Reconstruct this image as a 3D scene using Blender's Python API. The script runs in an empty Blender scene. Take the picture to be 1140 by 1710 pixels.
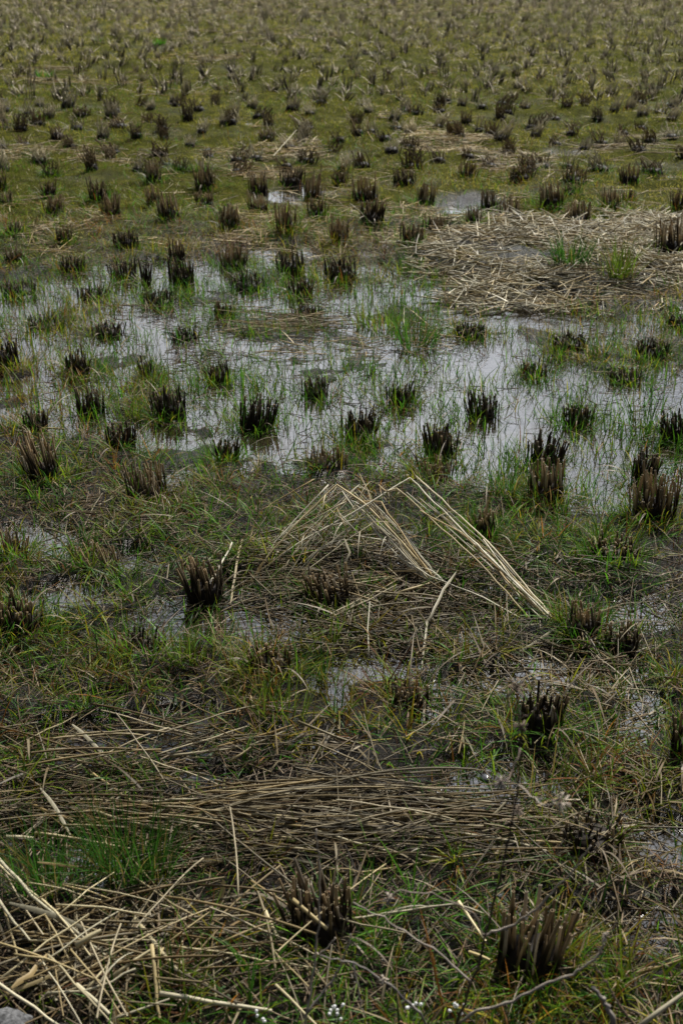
import bpy, math, random
import numpy as np
from mathutils import Vector, Matrix

# ------------------------------------------------------------------ camera, sky, sun, exposure
SC = bpy.context.scene
COL = SC.collection
R = math.radians
CAM_H, PITCH, FPX = 1.60, R(25.4), 2137.0          # eye height, downward tilt, focal length in photo pixels
cam_d = bpy.data.cameras.new("camera")
cam_d.sensor_fit = 'VERTICAL'
cam_d.sensor_height = 36.0
cam_d.lens = 36.0 * FPX / 1710.0
cam_d.clip_start = 0.05
cam_d.clip_end = 600
cam_d.dof.use_dof = True
cam_d.dof.focus_distance = 3.3
cam_d.dof.aperture_fstop = 7.5
cam = bpy.data.objects.new("camera", cam_d)
cam.location = (0, 0, CAM_H)
cam.rotation_euler = (math.pi / 2 - PITCH, 0, 0)
COL.objects.link(cam)
SC.camera = cam

SUN_EL, SUN_AZ = R(50), R(24)                      # azimuth measured from the view direction towards the right
world = bpy.data.worlds.new("World")
SC.world = world
world.use_nodes = True
wn, wl = world.node_tree.nodes, world.node_tree.links
bg = wn["Background"]
bg.inputs["Strength"].default_value = 0.05
sky = wn.new("ShaderNodeTexSky")
sky.sky_type = 'NISHITA'
sky.sun_disc = False
sky.sun_elevation = SUN_EL
sky.sun_rotation = SUN_AZ
tc = wn.new("ShaderNodeTexCoord")
mp = wn.new("ShaderNodeMapping")
mp.inputs["Scale"].default_value = (2.2, 2.2, 5.0)
wl.new(tc.outputs["Generated"], mp.inputs["Vector"])
nz = wn.new("ShaderNodeTexNoise")
nz.inputs["Scale"].default_value = 1.6
nz.inputs["Detail"].default_value = 7
nz.inputs["Roughness"].default_value = 0.55
nz.inputs["Distortion"].default_value = 0.5
wl.new(mp.outputs["Vector"], nz.inputs["Vector"])
cr = wn.new("ShaderNodeValToRGB")
cr.color_ramp.elements[0].position = 0.34
cr.color_ramp.elements[1].position = 0.52
wl.new(nz.outputs["Fac"], cr.inputs["Fac"])
# clouds: a bank low in the sky, much brighter on the sun's side
sx = wn.new("ShaderNodeSeparateXYZ")
wl.new(tc.outputs["Generated"], sx.inputs["Vector"])
hi = wn.new("ShaderNodeMapRange")
hi.interpolation_type = 'SMOOTHSTEP'
for k_, v_ in (("From Min", .70), ("From Max", .95), ("To Min", 1.0), ("To Max", .25)):
    hi.inputs[k_].default_value = v_
wl.new(sx.outputs["Z"], hi.inputs["Value"])
cf = wn.new("ShaderNodeMath"); cf.operation = 'MULTIPLY'
wl.new(cr.outputs["Color"], cf.inputs[0]); wl.new(hi.outputs["Result"], cf.inputs[1])
dt = wn.new("ShaderNodeVectorMath"); dt.operation = 'DOT_PRODUCT'
wl.new(tc.outputs["Generated"], dt.inputs[0])
dt.inputs[1].default_value = (math.sin(SUN_AZ) * math.cos(SUN_EL), math.cos(SUN_AZ) * math.cos(SUN_EL), math.sin(SUN_EL))
br = wn.new("ShaderNodeMapRange")
br.interpolation_type = 'SMOOTHSTEP'
for k_, v_ in (("From Min", .45), ("From Max", 1.0), ("To Min", 1.4), ("To Max", 52.0)):
    br.inputs[k_].default_value = v_
wl.new(dt.outputs["Value"], br.inputs["Value"])
cc_ = wn.new("ShaderNodeVectorMath"); cc_.operation = 'SCALE'
cc_.inputs[0].default_value = (.95, .985, 1.06)
wl.new(br.outputs["Result"], cc_.inputs["Scale"])
mx = wn.new("ShaderNodeMix")
mx.data_type = 'RGBA'
wl.new(cf.outputs[0], mx.inputs["Factor"])
wl.new(sky.outputs["Color"], mx.inputs[6])
wl.new(cc_.outputs["Vector"], mx.inputs[7])
wl.new(mx.outputs[2], bg.inputs["Color"])

sun_d = bpy.data.lights.new("sun", 'SUN')
sun_d.energy = 5.0
sun_d.angle = R(0.6)
sun_d.color = (1.0, 0.95, 0.87)
sun = bpy.data.objects.new("sun", sun_d)
sdir = Vector((math.sin(SUN_AZ) * math.cos(SUN_EL), math.cos(SUN_AZ) * math.cos(SUN_EL), math.sin(SUN_EL)))
sun.rotation_euler = sdir.to_track_quat('Z', 'Y').to_euler()
sun.location = sdir * 30
COL.objects.link(sun)

SC.view_settings.view_transform = 'Standard'
SC.view_settings.look = 'None'
SC.view_settings.gamma = 1
SC.view_settings.exposure = 0.27
SC.cycles.max_bounces = 6
SC.cycles.diffuse_bounces = 2
SC.cycles.glossy_bounces = 3
SC.cycles.transmission_bounces = 3
SC.cycles.sample_clamp_indirect = 4

rnd = random.Random(11)
rng = np.random.default_rng(5)

# ------------------------------------------------------------------ helpers: pixels, noise, ground height
CP, SP = math.cos(PITCH), math.sin(PITCH)


def ray(px, py):
    u, v = (px - 570) / FPX, (855 - py) / FPX
    d = Vector((u, CP + v * SP, -SP + v * CP))
    return d.normalized()


def p2w(px, py, z=0.0):
    """The point at height z seen at this place of the photograph."""
    d = ray(px, py)
    return Vector((0, 0, CAM_H)) + d * ((z - CAM_H) / d.z)


def at_dist(px, py, t):
    return Vector((0, 0, CAM_H)) + ray(px, py) * t


def pxscale(py):
    return (py + 160) * CP / CAM_H


def lookdown(py):
    return PITCH + math.atan((py - 855) / FPX)


def _hash(ix, iy, s):
    h = (ix.astype(np.int64) * 374761393 + iy.astype(np.int64) * 668265263 + s * 974711) & 0x7fffffff
    h = ((h ^ (h >> 13)) * 1274126177) & 0x7fffffff
    h = h ^ (h >> 16)
    return (h % 100003) / 100003.0


def vnoise(x, y, s=0):
    x, y = np.asarray(x, float), np.asarray(y, float)
    ix, iy = np.floor(x), np.floor(y)
    fx, fy = x - ix, y - iy
    fx, fy = fx * fx * (3 - 2 * fx), fy * fy * (3 - 2 * fy)
    a, b = _hash(ix, iy, s), _hash(ix + 1, iy, s)
    c, d = _hash(ix, iy + 1, s), _hash(ix + 1, iy + 1, s)
    return (a * (1 - fx) + b * fx) * (1 - fy) + (c * (1 - fx) + d * fx) * fy


def fbm(x, y, s=0, o=4):
    t, a, n = 0.0, 0.5, 0.0
    for k in range(o):
        t = t + a * vnoise(x * 2 ** k + 17.3 * k, y * 2 ** k - 9.1 * k, s + k)
        n += a
        a *= 0.5
    return t / n


# water bodies: ellipses on the ground (pixel centre, pixel radii), strength
PUDDLES = [
    (90, 600, 230, 85, 1), (300, 745, 90, 60, .9), (60, 690, 150, 45, 1), (500, 690, 330, 95, 1), (960, 690, 260, 120, 1),
    (1030, 800, 170, 55, 1), (840, 790, 120, 40, 1), (800, 585, 260, 60, 1), (655, 490, 110, 42, 1), (330, 490, 260, 55, .95),
    (90, 510, 150, 40, .8), (1085, 545, 110, 30, 1), (560, 590, 200, 55, .95), (850, 530, 160, 30, 1), (240, 800, 50, 30, .6),
    (560, 760, 150, 35, .8),
    (285, 1050, 95, 40, 1.25), (120, 1005, 80, 40, 1.1), (215, 935, 70, 24, 1.0), (440, 1050, 90, 46, 1.1), (60, 912, 80, 22, .9), (400, 985, 40, 20, .9),
    (215, 1245, 150, 36, 1.1), (130, 1290, 80, 25, .9), (830, 1310, 110, 50, .7), (1070, 1045, 80, 34, .7), (1095, 1215, 50, 26, .6),
    (940, 1345, 45, 22, .6), (1105, 1410, 60, 60, .3), (130, 1405, 90, 35, .6), (850, 1140, 120, 36, .8), (760, 1390, 80, 22, .6),
    (910, 1535, 80, 36, .95), (740, 1200, 40, 30, .6), (1090, 1560, 60, 60, .6), (330, 1190, 80, 25, .5), (640, 1105, 70, 22, .8), (330, 1300, 60, 16, .8), (1010, 1275, 40, 14, .6),
    (690, 400, 80, 28, .22), (945, 262, 30, 8, .4), (440, 422, 80, 18, .55),
    (780, 350, 60, 16, .42), (500, 330, 50, 12, .2),
]
_P = []
for cx, cy, rx, ry, st in PUDDLES:
    c, e, n_ = p2w(cx, cy), p2w(cx + rx, cy), p2w(cx, cy - ry)
    s_ = p2w(cx, cy + ry)
    _P.append((c.x, (n_.y + s_.y) / 2, e.x - c.x, (n_.y - s_.y) / 2, st))

HEAPS = [(930, 440, 230, 62, .085), (1110, 425, 110, 55, .06), (860, 500, 130, 24, .02)]
_H = []
for cx, cy, rx, ry, hh in HEAPS:
    c, e, n_, s_ = p2w(cx, cy), p2w(cx + rx, cy), p2w(cx, cy - ry), p2w(cx, cy + ry)
    _H.append((c.x, (n_.y + s_.y) / 2, e.x - c.x, (n_.y - s_.y) / 2, hh))


def wet(x, y):
    m = np.full(np.shape(x), -9.0)
    wx = x + 0.12 * (fbm(x * 5, y * 5, 31) - .5)
    wy = y + 0.22 * (fbm(x * 4, y * 4, 47) - .5)
    for cx, cy, rx, ry, st in _P:
        d = np.sqrt(((wx - cx) / rx) ** 2 + ((wy - cy) / ry) ** 2)
        m = np.maximum(m, (1.15 - d) * st)
    m = m - np.clip((3.5 - y) / .4, 0, 1) * (.06 + .6 * (fbm(x * 7, y * 7, 63) - .45))
    return m


def heap(x, y):
    h = np.zeros(np.shape(x))
    for cx, cy, rx, ry, hh in _H:
        d = ((x - cx) / rx) ** 2 + ((y - cy) / ry) ** 2
        h = np.maximum(h, hh * np.clip(1.1 - d, 0, 1) ** .8)
    return h


def gh(x, y):
    x, y = np.asarray(x, float), np.asarray(y, float)
    m = wet(x, y)
    k = np.clip(m * 2.2 + .35, 0, 1)
    far = np.clip((y - 6) / 3, 0, 1)
    base = 0.016 + .012 * far
    n1 = (fbm(x * 3.2, y * 3.2, 3) - .5)
    n2 = (fbm(x * 16, y * 16, 9) - .5)
    isl = np.clip((fbm(x * 3.6, y * 3.0, 201) * .6 + fbm(x * 9, y * 9, 205) * .4 - .50) * 9, 0, 1) * .040 * np.clip(k * 2, 0, 1) * np.clip((1.02 - m) * 4, .25, 1) * np.where(y < 3.6, .45, 1)
    h = isl + base + n1 * (.05 + .045 * far) + n2 * (.030 + .030 * np.clip((3.6 - y), 0, 1)) - k * k * (3 - 2 * k) * (.052 + .01 * far)
    return h + heap(x, y) * (.35 + .9 * fbm(x * 3.5, y * 3.5, 311))


def gz(x, y):
    return float(gh(np.array([x]), np.array([y]))[0])


# ------------------------------------------------------------------ materials
def new_mat(name):
    m = bpy.data.materials.new(name)
    m.use_nodes = True
    return m, m.node_tree.nodes, m.node_tree.links, m.node_tree.nodes["Principled BSDF"]


def leaf_mat(name, trans=.4, rough=.45, vary=.25, spec=.4):
    """Blade or straw surface: the colour each piece was built with, mottled, thin enough to glow when lit from behind."""
    m, n, l, b = new_mat(name)
    at = n.new("ShaderNodeAttribute"); at.attribute_name = "col"
    t = n.new("ShaderNodeTexCoord")
    z = n.new("ShaderNodeTexNoise"); z.inputs["Scale"].default_value = 60; z.inputs["Detail"].default_value = 4
    l.new(t.outputs["Object"], z.inputs["Vector"])
    oi = n.new("ShaderNodeObjectInfo")
    add = n.new("ShaderNodeMath"); add.operation = 'ADD'
    l.new(z.outputs["Fac"], add.inputs[0]); l.new(oi.outputs["Random"], add.inputs[1])
    mr = n.new("ShaderNodeMapRange")
    mr.inputs["From Min"].default_value = .3; mr.inputs["From Max"].default_value = 1.7
    mr.inputs["To Min"].default_value = 1 - vary; mr.inputs["To Max"].default_value = 1 + vary
    l.new(add.outputs[0], mr.inputs["Value"])
    mu = n.new("ShaderNodeVectorMath"); mu.operation = 'SCALE'
    l.new(at.outputs["Color"], mu.inputs[0]); l.new(mr.outputs["Result"], mu.inputs["Scale"])
    l.new(mu.outputs["Vector"], b.inputs["Base Color"])
    b.inputs["Roughness"].default_value = rough
    b.inputs["Specular IOR Level"].default_value = spec
    if trans > 0:
        tr = n.new("ShaderNodeBsdfTranslucent")
        l.new(mu.outputs["Vector"], tr.inputs["Color"])
        ms = n.new("ShaderNodeMixShader"); ms.inputs["Fac"].default_value = trans
        l.new(b.outputs["BSDF"], ms.inputs[1]); l.new(tr.outputs["BSDF"], ms.inputs[2])
        l.new(ms.outputs["Shader"], n["Material Output"].inputs["Surface"])
    return m


M_GRASS = leaf_mat("grass_blade", .5, .45, .3, .18)
M_MOSS = leaf_mat("moss", .4, .9, .35, .03)
M_STRAW = leaf_mat("dry_straw", .12, .5, .35, .2)
M_STALK = leaf_mat("stubble_stalk", .0, .6, .4, .12)
M_STEM = leaf_mat("dead_stem", .0, .75, .4, .2)
M_PETAL = leaf_mat("petal", .3, .6, .05, .2)

# mud and moss ground
M_MUD, n, l, b = new_mat("wet_mud")
at = n.new("ShaderNodeAttribute"); at.attribute_name = "moss"
t = n.new("ShaderNodeTexCoord")
z1 = n.new("ShaderNodeTexNoise"); z1.inputs["Scale"].default_value = 9; z1.inputs["Detail"].default_value = 8; z1.inputs["Roughness"].default_value = .65
z2 = n.new("ShaderNodeTexNoise"); z2.inputs["Scale"].default_value = 75; z2.inputs["Detail"].default_value = 6; z2.inputs["Roughness"].default_value = .7
l.new(t.outputs["Object"], z1.inputs["Vector"]); l.new(t.outputs["Object"], z2.inputs["Vector"])
mudc = n.new("ShaderNodeValToRGB")
mudc.color_ramp.elements[0].color = (.006, .0048, .003, 1); mudc.color_ramp.elements[0].position = .35
mudc.color_ramp.elements[1].color = (.030, .022, .013, 1); mudc.color_ramp.elements[1].position = .72
l.new(z2.outputs["Fac"], mudc.inputs["Fac"])
mosc = n.new("ShaderNodeValToRGB")
mosc.color_ramp.elements[0].color = (.018, .017, .004, 1); mosc.color_ramp.elements[0].position = .36
mosc.color_ramp.elements[1].color = (.155, .143, .022, 1); mosc.color_ramp.elements[1].position = .66
e = mosc.color_ramp.elements.new(.52); e.color = (.056, .060, .009, 1)
mixn = n.new("ShaderNodeMath"); mixn.operation = 'MULTIPLY_ADD'; mixn.inputs[1].default_value = .5
l.new(z1.outputs["Fac"], mixn.inputs[0])
hz = n.new("ShaderNodeMath"); hz.operation = 'MULTIPLY'; hz.inputs[1].default_value = .5
l.new(z2.outputs["Fac"], hz.inputs[0]); l.new(hz.outputs[0], mixn.inputs[2])
l.new(mixn.outputs[0], mosc.inputs["Fac"])
mm = n.new("ShaderNodeMix"); mm.data_type = 'RGBA'
l.new(at.outputs["Fac"], mm.inputs["Factor"]); l.new(mudc.outputs["Color"], mm.inputs[6]); l.new(mosc.outputs["Color"], mm.inputs[7])
l.new(mm.outputs[2], b.inputs["Base Color"])
rr = n.new("ShaderNodeMapRange"); rr.inputs["To Min"].default_value = .32; rr.inputs["To Max"].default_value = .9
l.new(at.outputs["Fac"], rr.inputs["Value"]); l.new(rr.outputs["Result"], b.inputs["Roughness"])
sp_ = n.new("ShaderNodeMapRange"); sp_.inputs["To Min"].default_value = .35; sp_.inputs["To Max"].default_value = .02
l.new(at.outputs["Fac"], sp_.inputs["Value"]); l.new(sp_.outputs["Result"], b.inputs["Specular IOR Level"])
bp = n.new("ShaderNodeBump"); bp.inputs["Strength"].default_value = 1.0; bp.inputs["Distance"].default_value = .022
l.new(z2.outputs["Fac"], bp.inputs["Height"]); l.new(bp.outputs["Normal"], b.inputs["Normal"])

# shallow murky water
M_WATER, n, l, b = new_mat("murky_water")
t = n.new("ShaderNodeTexCoord")
zc = n.new("ShaderNodeTexNoise"); zc.inputs["Scale"].default_value = 7; zc.inputs["Detail"].default_value = 5
l.new(t.outputs["Object"], zc.inputs["Vector"])
wc = n.new("ShaderNodeValToRGB")
wc.color_ramp.elements[0].color = (.010, .008, .005, 1); wc.color_ramp.elements[0].position = .35
wc.color_ramp.elements[1].color = (.028, .021, .012, 1); wc.color_ramp.elements[1].position = .7
l.new(zc.outputs["Fac"], wc.inputs["Fac"]); l.new(wc.outputs["Color"], b.inputs["Base Color"])
b.inputs["Roughness"].default_value = .03
b.inputs["IOR"].default_value = 1.75
zw = n.new("ShaderNodeTexNoise"); zw.inputs["Scale"].default_value = 22; zw.inputs["Detail"].default_value = 3
mw = n.new("ShaderNodeMapping"); mw.inputs["Scale"].default_value = (1, 2.2, 1)
l.new(t.outputs["Object"], mw.inputs["Vector"]); l.new(mw.outputs["Vector"], zw.inputs["Vector"])
bw = n.new("ShaderNodeBump"); bw.inputs["Strength"].default_value = .22; bw.inputs["Distance"].default_value = .004
l.new(zw.outputs["Fac"], bw.inputs["Height"]); l.new(bw.outputs["Normal"], b.inputs["Normal"])

M_STONE, n, l, b = new_mat("grey_stone")
t = n.new("ShaderNodeTexCoord")
zs = n.new("ShaderNodeTexNoise"); zs.inputs["Scale"].default_value = 12; zs.inputs["Detail"].default_value = 8; zs.inputs["Roughness"].default_value = .75
l.new(t.outputs["Object"], zs.inputs["Vector"])
sc_ = n.new("ShaderNodeValToRGB")
sc_.color_ramp.elements[0].color = (.03, .03, .03, 1); sc_.color_ramp.elements[0].position = .38
sc_.color_ramp.elements[1].color = (.20, .20, .20, 1); sc_.color_ramp.elements[1].position = .64
l.new(zs.outputs["Fac"], sc_.inputs["Fac"]); l.new(sc_.outputs["Color"], b.inputs["Base Color"])
b.inputs["Roughness"].default_value = .9
bs = n.new("ShaderNodeBump"); bs.inputs["Strength"].default_value = .7; bs.inputs["Distance"].default_value = .01
l.new(zs.outputs["Fac"], bs.inputs["Height"]); l.new(bs.outputs["Normal"], b.inputs["Normal"])

M_BUBBLE, n, l, b = new_mat("bubble_film")
b.inputs["Base Color"].default_value = (.09, .09, .10, 1)
b.inputs["Roughness"].default_value = .12
b.inputs["IOR"].default_value = 1.5


# ------------------------------------------------------------------ mesh building
def mesh_from(name, V, F, C, mat, smooth=True):
    """V (n,3); F list of (m,k) face arrays; C (n,3) colour per vertex."""
    me = bpy.data.meshes.new(name)
    V = np.asarray(V, np.float32)
    me.vertices.add(len(V)); me.vertices.foreach_set("co", V.ravel())
    F = [np.asarray(f, np.int32) for f in F if len(f)]
    loops = np.concatenate([f.ravel() for f in F])
    tot = np.concatenate([np.full(len(f), f.shape[1], np.int32) for f in F])
    st = np.concatenate([[0], np.cumsum(tot)[:-1]]).astype(np.int32)
    me.loops.add(len(loops)); me.loops.foreach_set("vertex_index", loops)
    me.polygons.add(len(tot)); me.polygons.foreach_set("loop_start", st); me.polygons.foreach_set("loop_total", tot)
    if smooth:
        me.polygons.foreach_set("use_smooth", np.ones(len(tot), bool))
    if C is not None:
        ca = me.attributes.new("col", 'FLOAT_COLOR', 'POINT')
        c4 = np.ones((len(V), 4), np.float32); c4[:, :3] = C
        ca.data.foreach_set("color", c4.ravel())
    me.materials.append(mat)
    me.update()
    me.validate()
    return me


class Acc:
    """Collects pieces for one mesh."""
    def __init__(self):
        self.V, self.C, self.F, self.n = [], [], {3: [], 4: []}, 0

    def add(self, V, C, quads=None, tris=None):
        self.V.append(V); self.C.append(C)
        if quads is not None and len(quads): self.F[4].append(np.asarray(quads) + self.n)
        if tris is not None and len(tris): self.F[3].append(np.asarray(tris) + self.n)
        self.n += len(V)

    def mesh(self, name, mat, smooth=True):
        F = [np.concatenate(self.F[k]) for k in (4, 3) if self.F[k]]
        return mesh_from(name, np.concatenate(self.V), F, np.concatenate(self.C), mat, smooth)


def blades(acc, pos, az, length, width, elev, bend, col, S=4, tipcol=None, fold=.25):
    """Ribbon leaves: rise at elev, bow over by bend along the length, taper to a point."""
    N = len(pos)
    if N == 0: return
    P = np.zeros((N, S + 1, 3)); P[:, 0] = pos
    for k in range(S):
        e_ = elev - bend * (k + .5) / S
        step = (length / S)[:, None] * np.stack([np.cos(az) * np.cos(e_), np.sin(az) * np.cos(e_), np.sin(e_)], 1)
        P[:, k + 1] = P[:, k] + step
    side = np.stack([-np.sin(az), np.cos(az), np.full(N, 0.0)], 1)
    side = side + fold * rng.normal(size=(N, 3)) ; side /= np.linalg.norm(side, axis=1)[:, None]
    V = np.zeros((N, 2 * S + 1, 3)); C = np.zeros((N, 2 * S + 1, 3))
    tc_ = col if tipcol is None else tipcol
    for k in range(S):
        w = width * (1 - (k / S) ** 1.8) * (.75 if k == 0 else 1) * .5
        V[:, 2 * k] = P[:, k] - side * w[:, None]
        V[:, 2 * k + 1] = P[:, k] + side * w[:, None]
        f = (k / S) ** 1.5
        C[:, 2 * k] = C[:, 2 * k + 1] = col * (1 - f) + tc_ * f
    V[:, 2 * S] = P[:, S]; C[:, 2 * S] = tc_
    base = (np.arange(N) * (2 * S + 1))[:, None]
    q = [np.concatenate([base + 2 * k, base + 2 * k + 1, base + 2 * k + 3, base + 2 * k + 2], 1) for k in range(S - 1)]
    tr = np.concatenate([base + 2 * S - 2, base + 2 * S - 1, base + 2 * S], 1)
    acc.add(V.reshape(-1, 3), C.reshape(-1, 3), np.concatenate(q) if q else None, tr)


def tubes(acc, P, rad, col, M=5):
    """Many tubes at once. P (N,K,3), rad (N,K), col (N,K,3)."""
    N, K, _ = P.shape
    T = np.zeros_like(P)
    T[:, 1:-1] = P[:, 2:] - P[:, :-2]; T[:, 0] = P[:, 1] - P[:, 0]; T[:, -1] = P[:, -1] - P[:, -2]
    T /= np.linalg.norm(T, axis=2, keepdims=True) + 1e-9
    ref = np.where(np.abs(T[:, :1, 2:3]) > .9, np.array([1., 0, 0]), np.array([0, 0, 1.]))
    ref = np.repeat(ref, K, 1)
    A = np.cross(T, ref); A /= np.linalg.norm(A, axis=2, keepdims=True) + 1e-9
    B = np.cross(T, A)
    th = np.arange(M) / M * 2 * math.pi
    V = P[:, :, None] + rad[:, :, None, None] * (np.cos(th)[None, None, :, None] * A[:, :, None] + np.sin(th)[None, None, :, None] * B[:, :, None])
    C = np.repeat(col[:, :, None], M, 2)
    i = np.arange(M); j = (i + 1) % M
    q = []
    for k in range(K - 1):
        a = k * M
        q.append(np.stack([a + i, a + j, a + M + j, a + M + i], 1))
    q = np.concatenate(q)
    Q = (np.arange(N) * K * M)[:, None, None] + q[None]
    acc.add(V.reshape(-1, 3), C.reshape(-1, 3), Q.reshape(-1, 4))


def tube(acc, pts, radii, cols, M=8, hollow=False):
    """One tube along a polyline; a hollow one gets a cut, open end."""
    P = np.array(pts, float); K = len(P)
    radii = np.broadcast_to(np.asarray(radii, float), (K,)).copy()
    cols = np.broadcast_to(np.asarray(cols, float), (K, 3)).copy()
    T = np.zeros_like(P)
    T[1:-1] = P[2:] - P[:-2]; T[0] = P[1] - P[0]; T[-1] = P[-1] - P[-2]
    T /= np.linalg.norm(T, axis=1, keepdims=True) + 1e-9
    ref = np.array([0, 0, 1.]) if abs(T[0, 2]) < .8 else np.array([1., 0, 0])
    A = np.zeros_like(P); B = np.zeros_like(P)
    for k in range(K):
        a = np.cross(T[k], ref); a /= np.linalg.norm(a) + 1e-9
        A[k] = a; B[k] = np.cross(T[k], a); ref = np.cross(a, T[k])
    th = np.arange(M) / M * 2 * math.pi
    V = P[:, None] + radii[:, None, None] * (np.cos(th)[None, :, None] * A[:, None] + np.sin(th)[None, :, None] * B[:, None])
    C = np.repeat(cols[:, None], M, 1)
    i = np.arange(M); j = (i + 1) % M
    q = np.concatenate([np.stack([k * M + i, k * M + j, (k + 1) * M + j, (k + 1) * M + i], 1) for k in range(len(P) - 1)])
    n0 = len(V) * M
    if hollow:                                      # slanting cut, then a rim and a dark bore with edges of their own
        sl = rnd.uniform(-.3, .3)
        V[-1] += (T[-1] * (radii[-1] * sl))[None] * np.cos(th)[:, None]
        top = V[-1].copy(); mid = top.mean(0)
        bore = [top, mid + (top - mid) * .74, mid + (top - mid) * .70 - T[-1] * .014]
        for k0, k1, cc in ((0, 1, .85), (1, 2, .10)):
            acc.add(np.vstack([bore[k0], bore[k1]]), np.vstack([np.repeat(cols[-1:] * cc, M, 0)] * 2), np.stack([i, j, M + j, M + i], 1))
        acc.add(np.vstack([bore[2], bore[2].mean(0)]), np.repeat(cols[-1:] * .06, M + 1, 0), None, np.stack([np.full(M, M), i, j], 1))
    V, C = V.reshape(-1, 3), C.reshape(-1, 3)
    # close both ends
    ends = [np.stack([np.full(M, n0), j, i], 1)]
    if not hollow: ends.append(np.stack([np.full(M, n0 + 1), (len(P) - 1) * M + i, (len(P) - 1) * M + j], 1))
    V = np.vstack([V, P[0], P[-1]]); C = np.vstack([C, cols[0], cols[-1]])
    acc.add(V, C, q, np.concatenate(ends))


def link(name, me, parent=None, loc=None, rot=None, scale=None):
    o = bpy.data.objects.new(name, me)
    COL.objects.link(o)
    if parent: o.parent = parent
    if loc is not None: o.location = loc
    if rot is not None: o.rotation_euler = rot
    if scale is not None: o.scale = scale
    return o


def tag(o, label=None, cat=None, group=None, kind=None):
    if label: o["label"] = label
    if cat: o["category"] = cat
    if group: o["group"] = group
    if kind: o["kind"] = kind
    return o


def jit(c, s=.2):
    k = 1 + rnd.uniform(-s, s)
    return np.array(c) * k


# ------------------------------------------------------------------ the ground: one sheet to the horizon, and the water lying in it
ys = [-4.0]
while ys[-1] < 160:
    y = ys[-1]
    ys.append(y + (.4 if y < .8 else .022 if y < 6.5 else .022 + (y - 6.5) * .02))
ys = np.array(ys)
us = np.linspace(-1, 1, 361)
us = .26 * us + .30 * us ** 3 + .44 * us ** 7
gw = 1.3 * np.maximum(ys, 0) + 5.5
GX = us[None] * gw[:, None]; GY = np.repeat(ys[:, None], len(us), 1)
GZ = gh(GX, GY)
V = np.stack([GX, GY, GZ], 2).reshape(-1, 3)
ny, nx = GX.shape
I = (np.arange(ny - 1)[:, None] * nx + np.arange(nx - 1)[None]).ravel()
gm = mesh_from("field_ground", V, [np.stack([I, I + 1, I + nx + 1, I + nx], 1)], None, M_MUD)


def mossy(x, y):
    """How far the moss carpet has grown over the mud: complete in the far half of the field."""
    far = np.clip((y - 5.6 + 1.2 * (fbm(x * 1.1, y * 1.1, 71) - .5) * 2) / 1.6, 0, 1)
    m = np.clip(1 - (wet(x, y) + .12) * 3.5, 0, 1)
    return far * m * np.clip(.55 + 1.1 * (fbm(x * 2.3, y * 2.3, 81)), 0, 1)


ma = gm.attributes.new("moss", 'FLOAT', 'POINT')
ma.data.foreach_set("value", mossy(GX, GY).ravel().astype(np.float32))
tag(link("field_ground", gm), "dark wet paddy mud under the stubble", kind="structure")
wx = np.array([[-5, -3, 0], [5, -3, 0], [18, 12, 0], [-18, 12, 0]], float)
tag(link("water", mesh_from("water", wx, [[[0, 1, 2, 3]]], None, M_WATER, False)), "still shallow water reflecting pale cloud", kind="structure")

# ------------------------------------------------------------------ stubble tufts
TAN, GREY = (.33, .24, .135), (.34, .28, .20)
WETB = (.022, .016, .010)


def stalk_mesh(i, H, r, wetness):
    """One cut rice stalk: a hollow straw with a node, muddy black up to an uneven tide line, tan above."""
    a = Acc()
    K = 9
    cx, cy = rnd.uniform(-.012, .012), rnd.uniform(-.012, .012)
    tide = H * (wetness + rnd.uniform(-.2, .2))
    top = jit(TAN if rnd.random() < .6 else GREY, .3) * rnd.choice((1.15, 1, .8, .5))
    if wetness > .75: top = top * .62
    pts, rs, cs = [], [], []
    for k in range(K):
        f = k / (K - 1); z = -.03 + (H + .03) * f
        pts.append((cx * f * f, cy * f * f, z))
        rs.append(r * (1.12 - .2 * f) * (1.12 if k == 5 else 1))
        t_ = min(1, max(0, (z - tide) / .03 + .5))
        cs.append(np.array(WETB) * (1 - t_) + top * t_ * (.75 if k == 5 else 1))
    tube(a, pts, rs, cs, 7, True)
    if rnd.random() < .6:                       # torn sheath wrapped round the stalk
        sh = H * rnd.uniform(.5, .95)
        blades(a, np.array([[0, 0, .01]]), np.array([rnd.uniform(0, 6.28)]), np.array([sh]), np.array([r * 2.2]), np.array([1.45]),
               np.array([rnd.uniform(-.1, .35)]), np.array([np.array(WETB) * 2]), 4, np.array([top * .8]))
    return a.mesh("stalk", M_STALK)


LIB = {}
for key, wv in (("dry", .52), ("damp", .74), ("wet", .97)):
    LIB[key] = [stalk_mesh(i, .12, rnd.uniform(.0020, .0037), wv) for i in range(16)]


def root_mesh():
    """Black matted root crown the stalks grow out of."""
    a = Acc()
    M, K = 18, 6
    V, C = [], []
    for k in range(K):
        f = k / (K - 1)
        for i in range(M):
            th = i / M * 6.2832
            rr_ = (1.06 - .42 * f ** 1.5) * (1 + rnd.uniform(-.10, .10))
            V.append((rr_ * math.cos(th), rr_ * math.sin(th), -.35 + (.62 if k < K - 1 else .60) * f + rnd.uniform(-.06, .06)))
            C.append(np.array((.014, .010, .007)) * rnd.uniform(.6, 1.6))
    V.append((0, 0, .22)); C.append(np.array((.012, .009, .006)))
    i = np.arange(M); j = (i + 1) % M
    q = np.concatenate([np.stack([k * M + i, k * M + j, (k + 1) * M + j, (k + 1) * M + i], 1) for k in range(K - 1)])
    tr = np.stack([np.full(M, K * M), (K - 1) * M + i, (K - 1) * M + j], 1)
    a.add(np.array(V), np.array(C), q, tr)
    return a.mesh("root_crown", M_STALK)


ROOTS = [root_mesh() for _ in range(4)]


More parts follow.
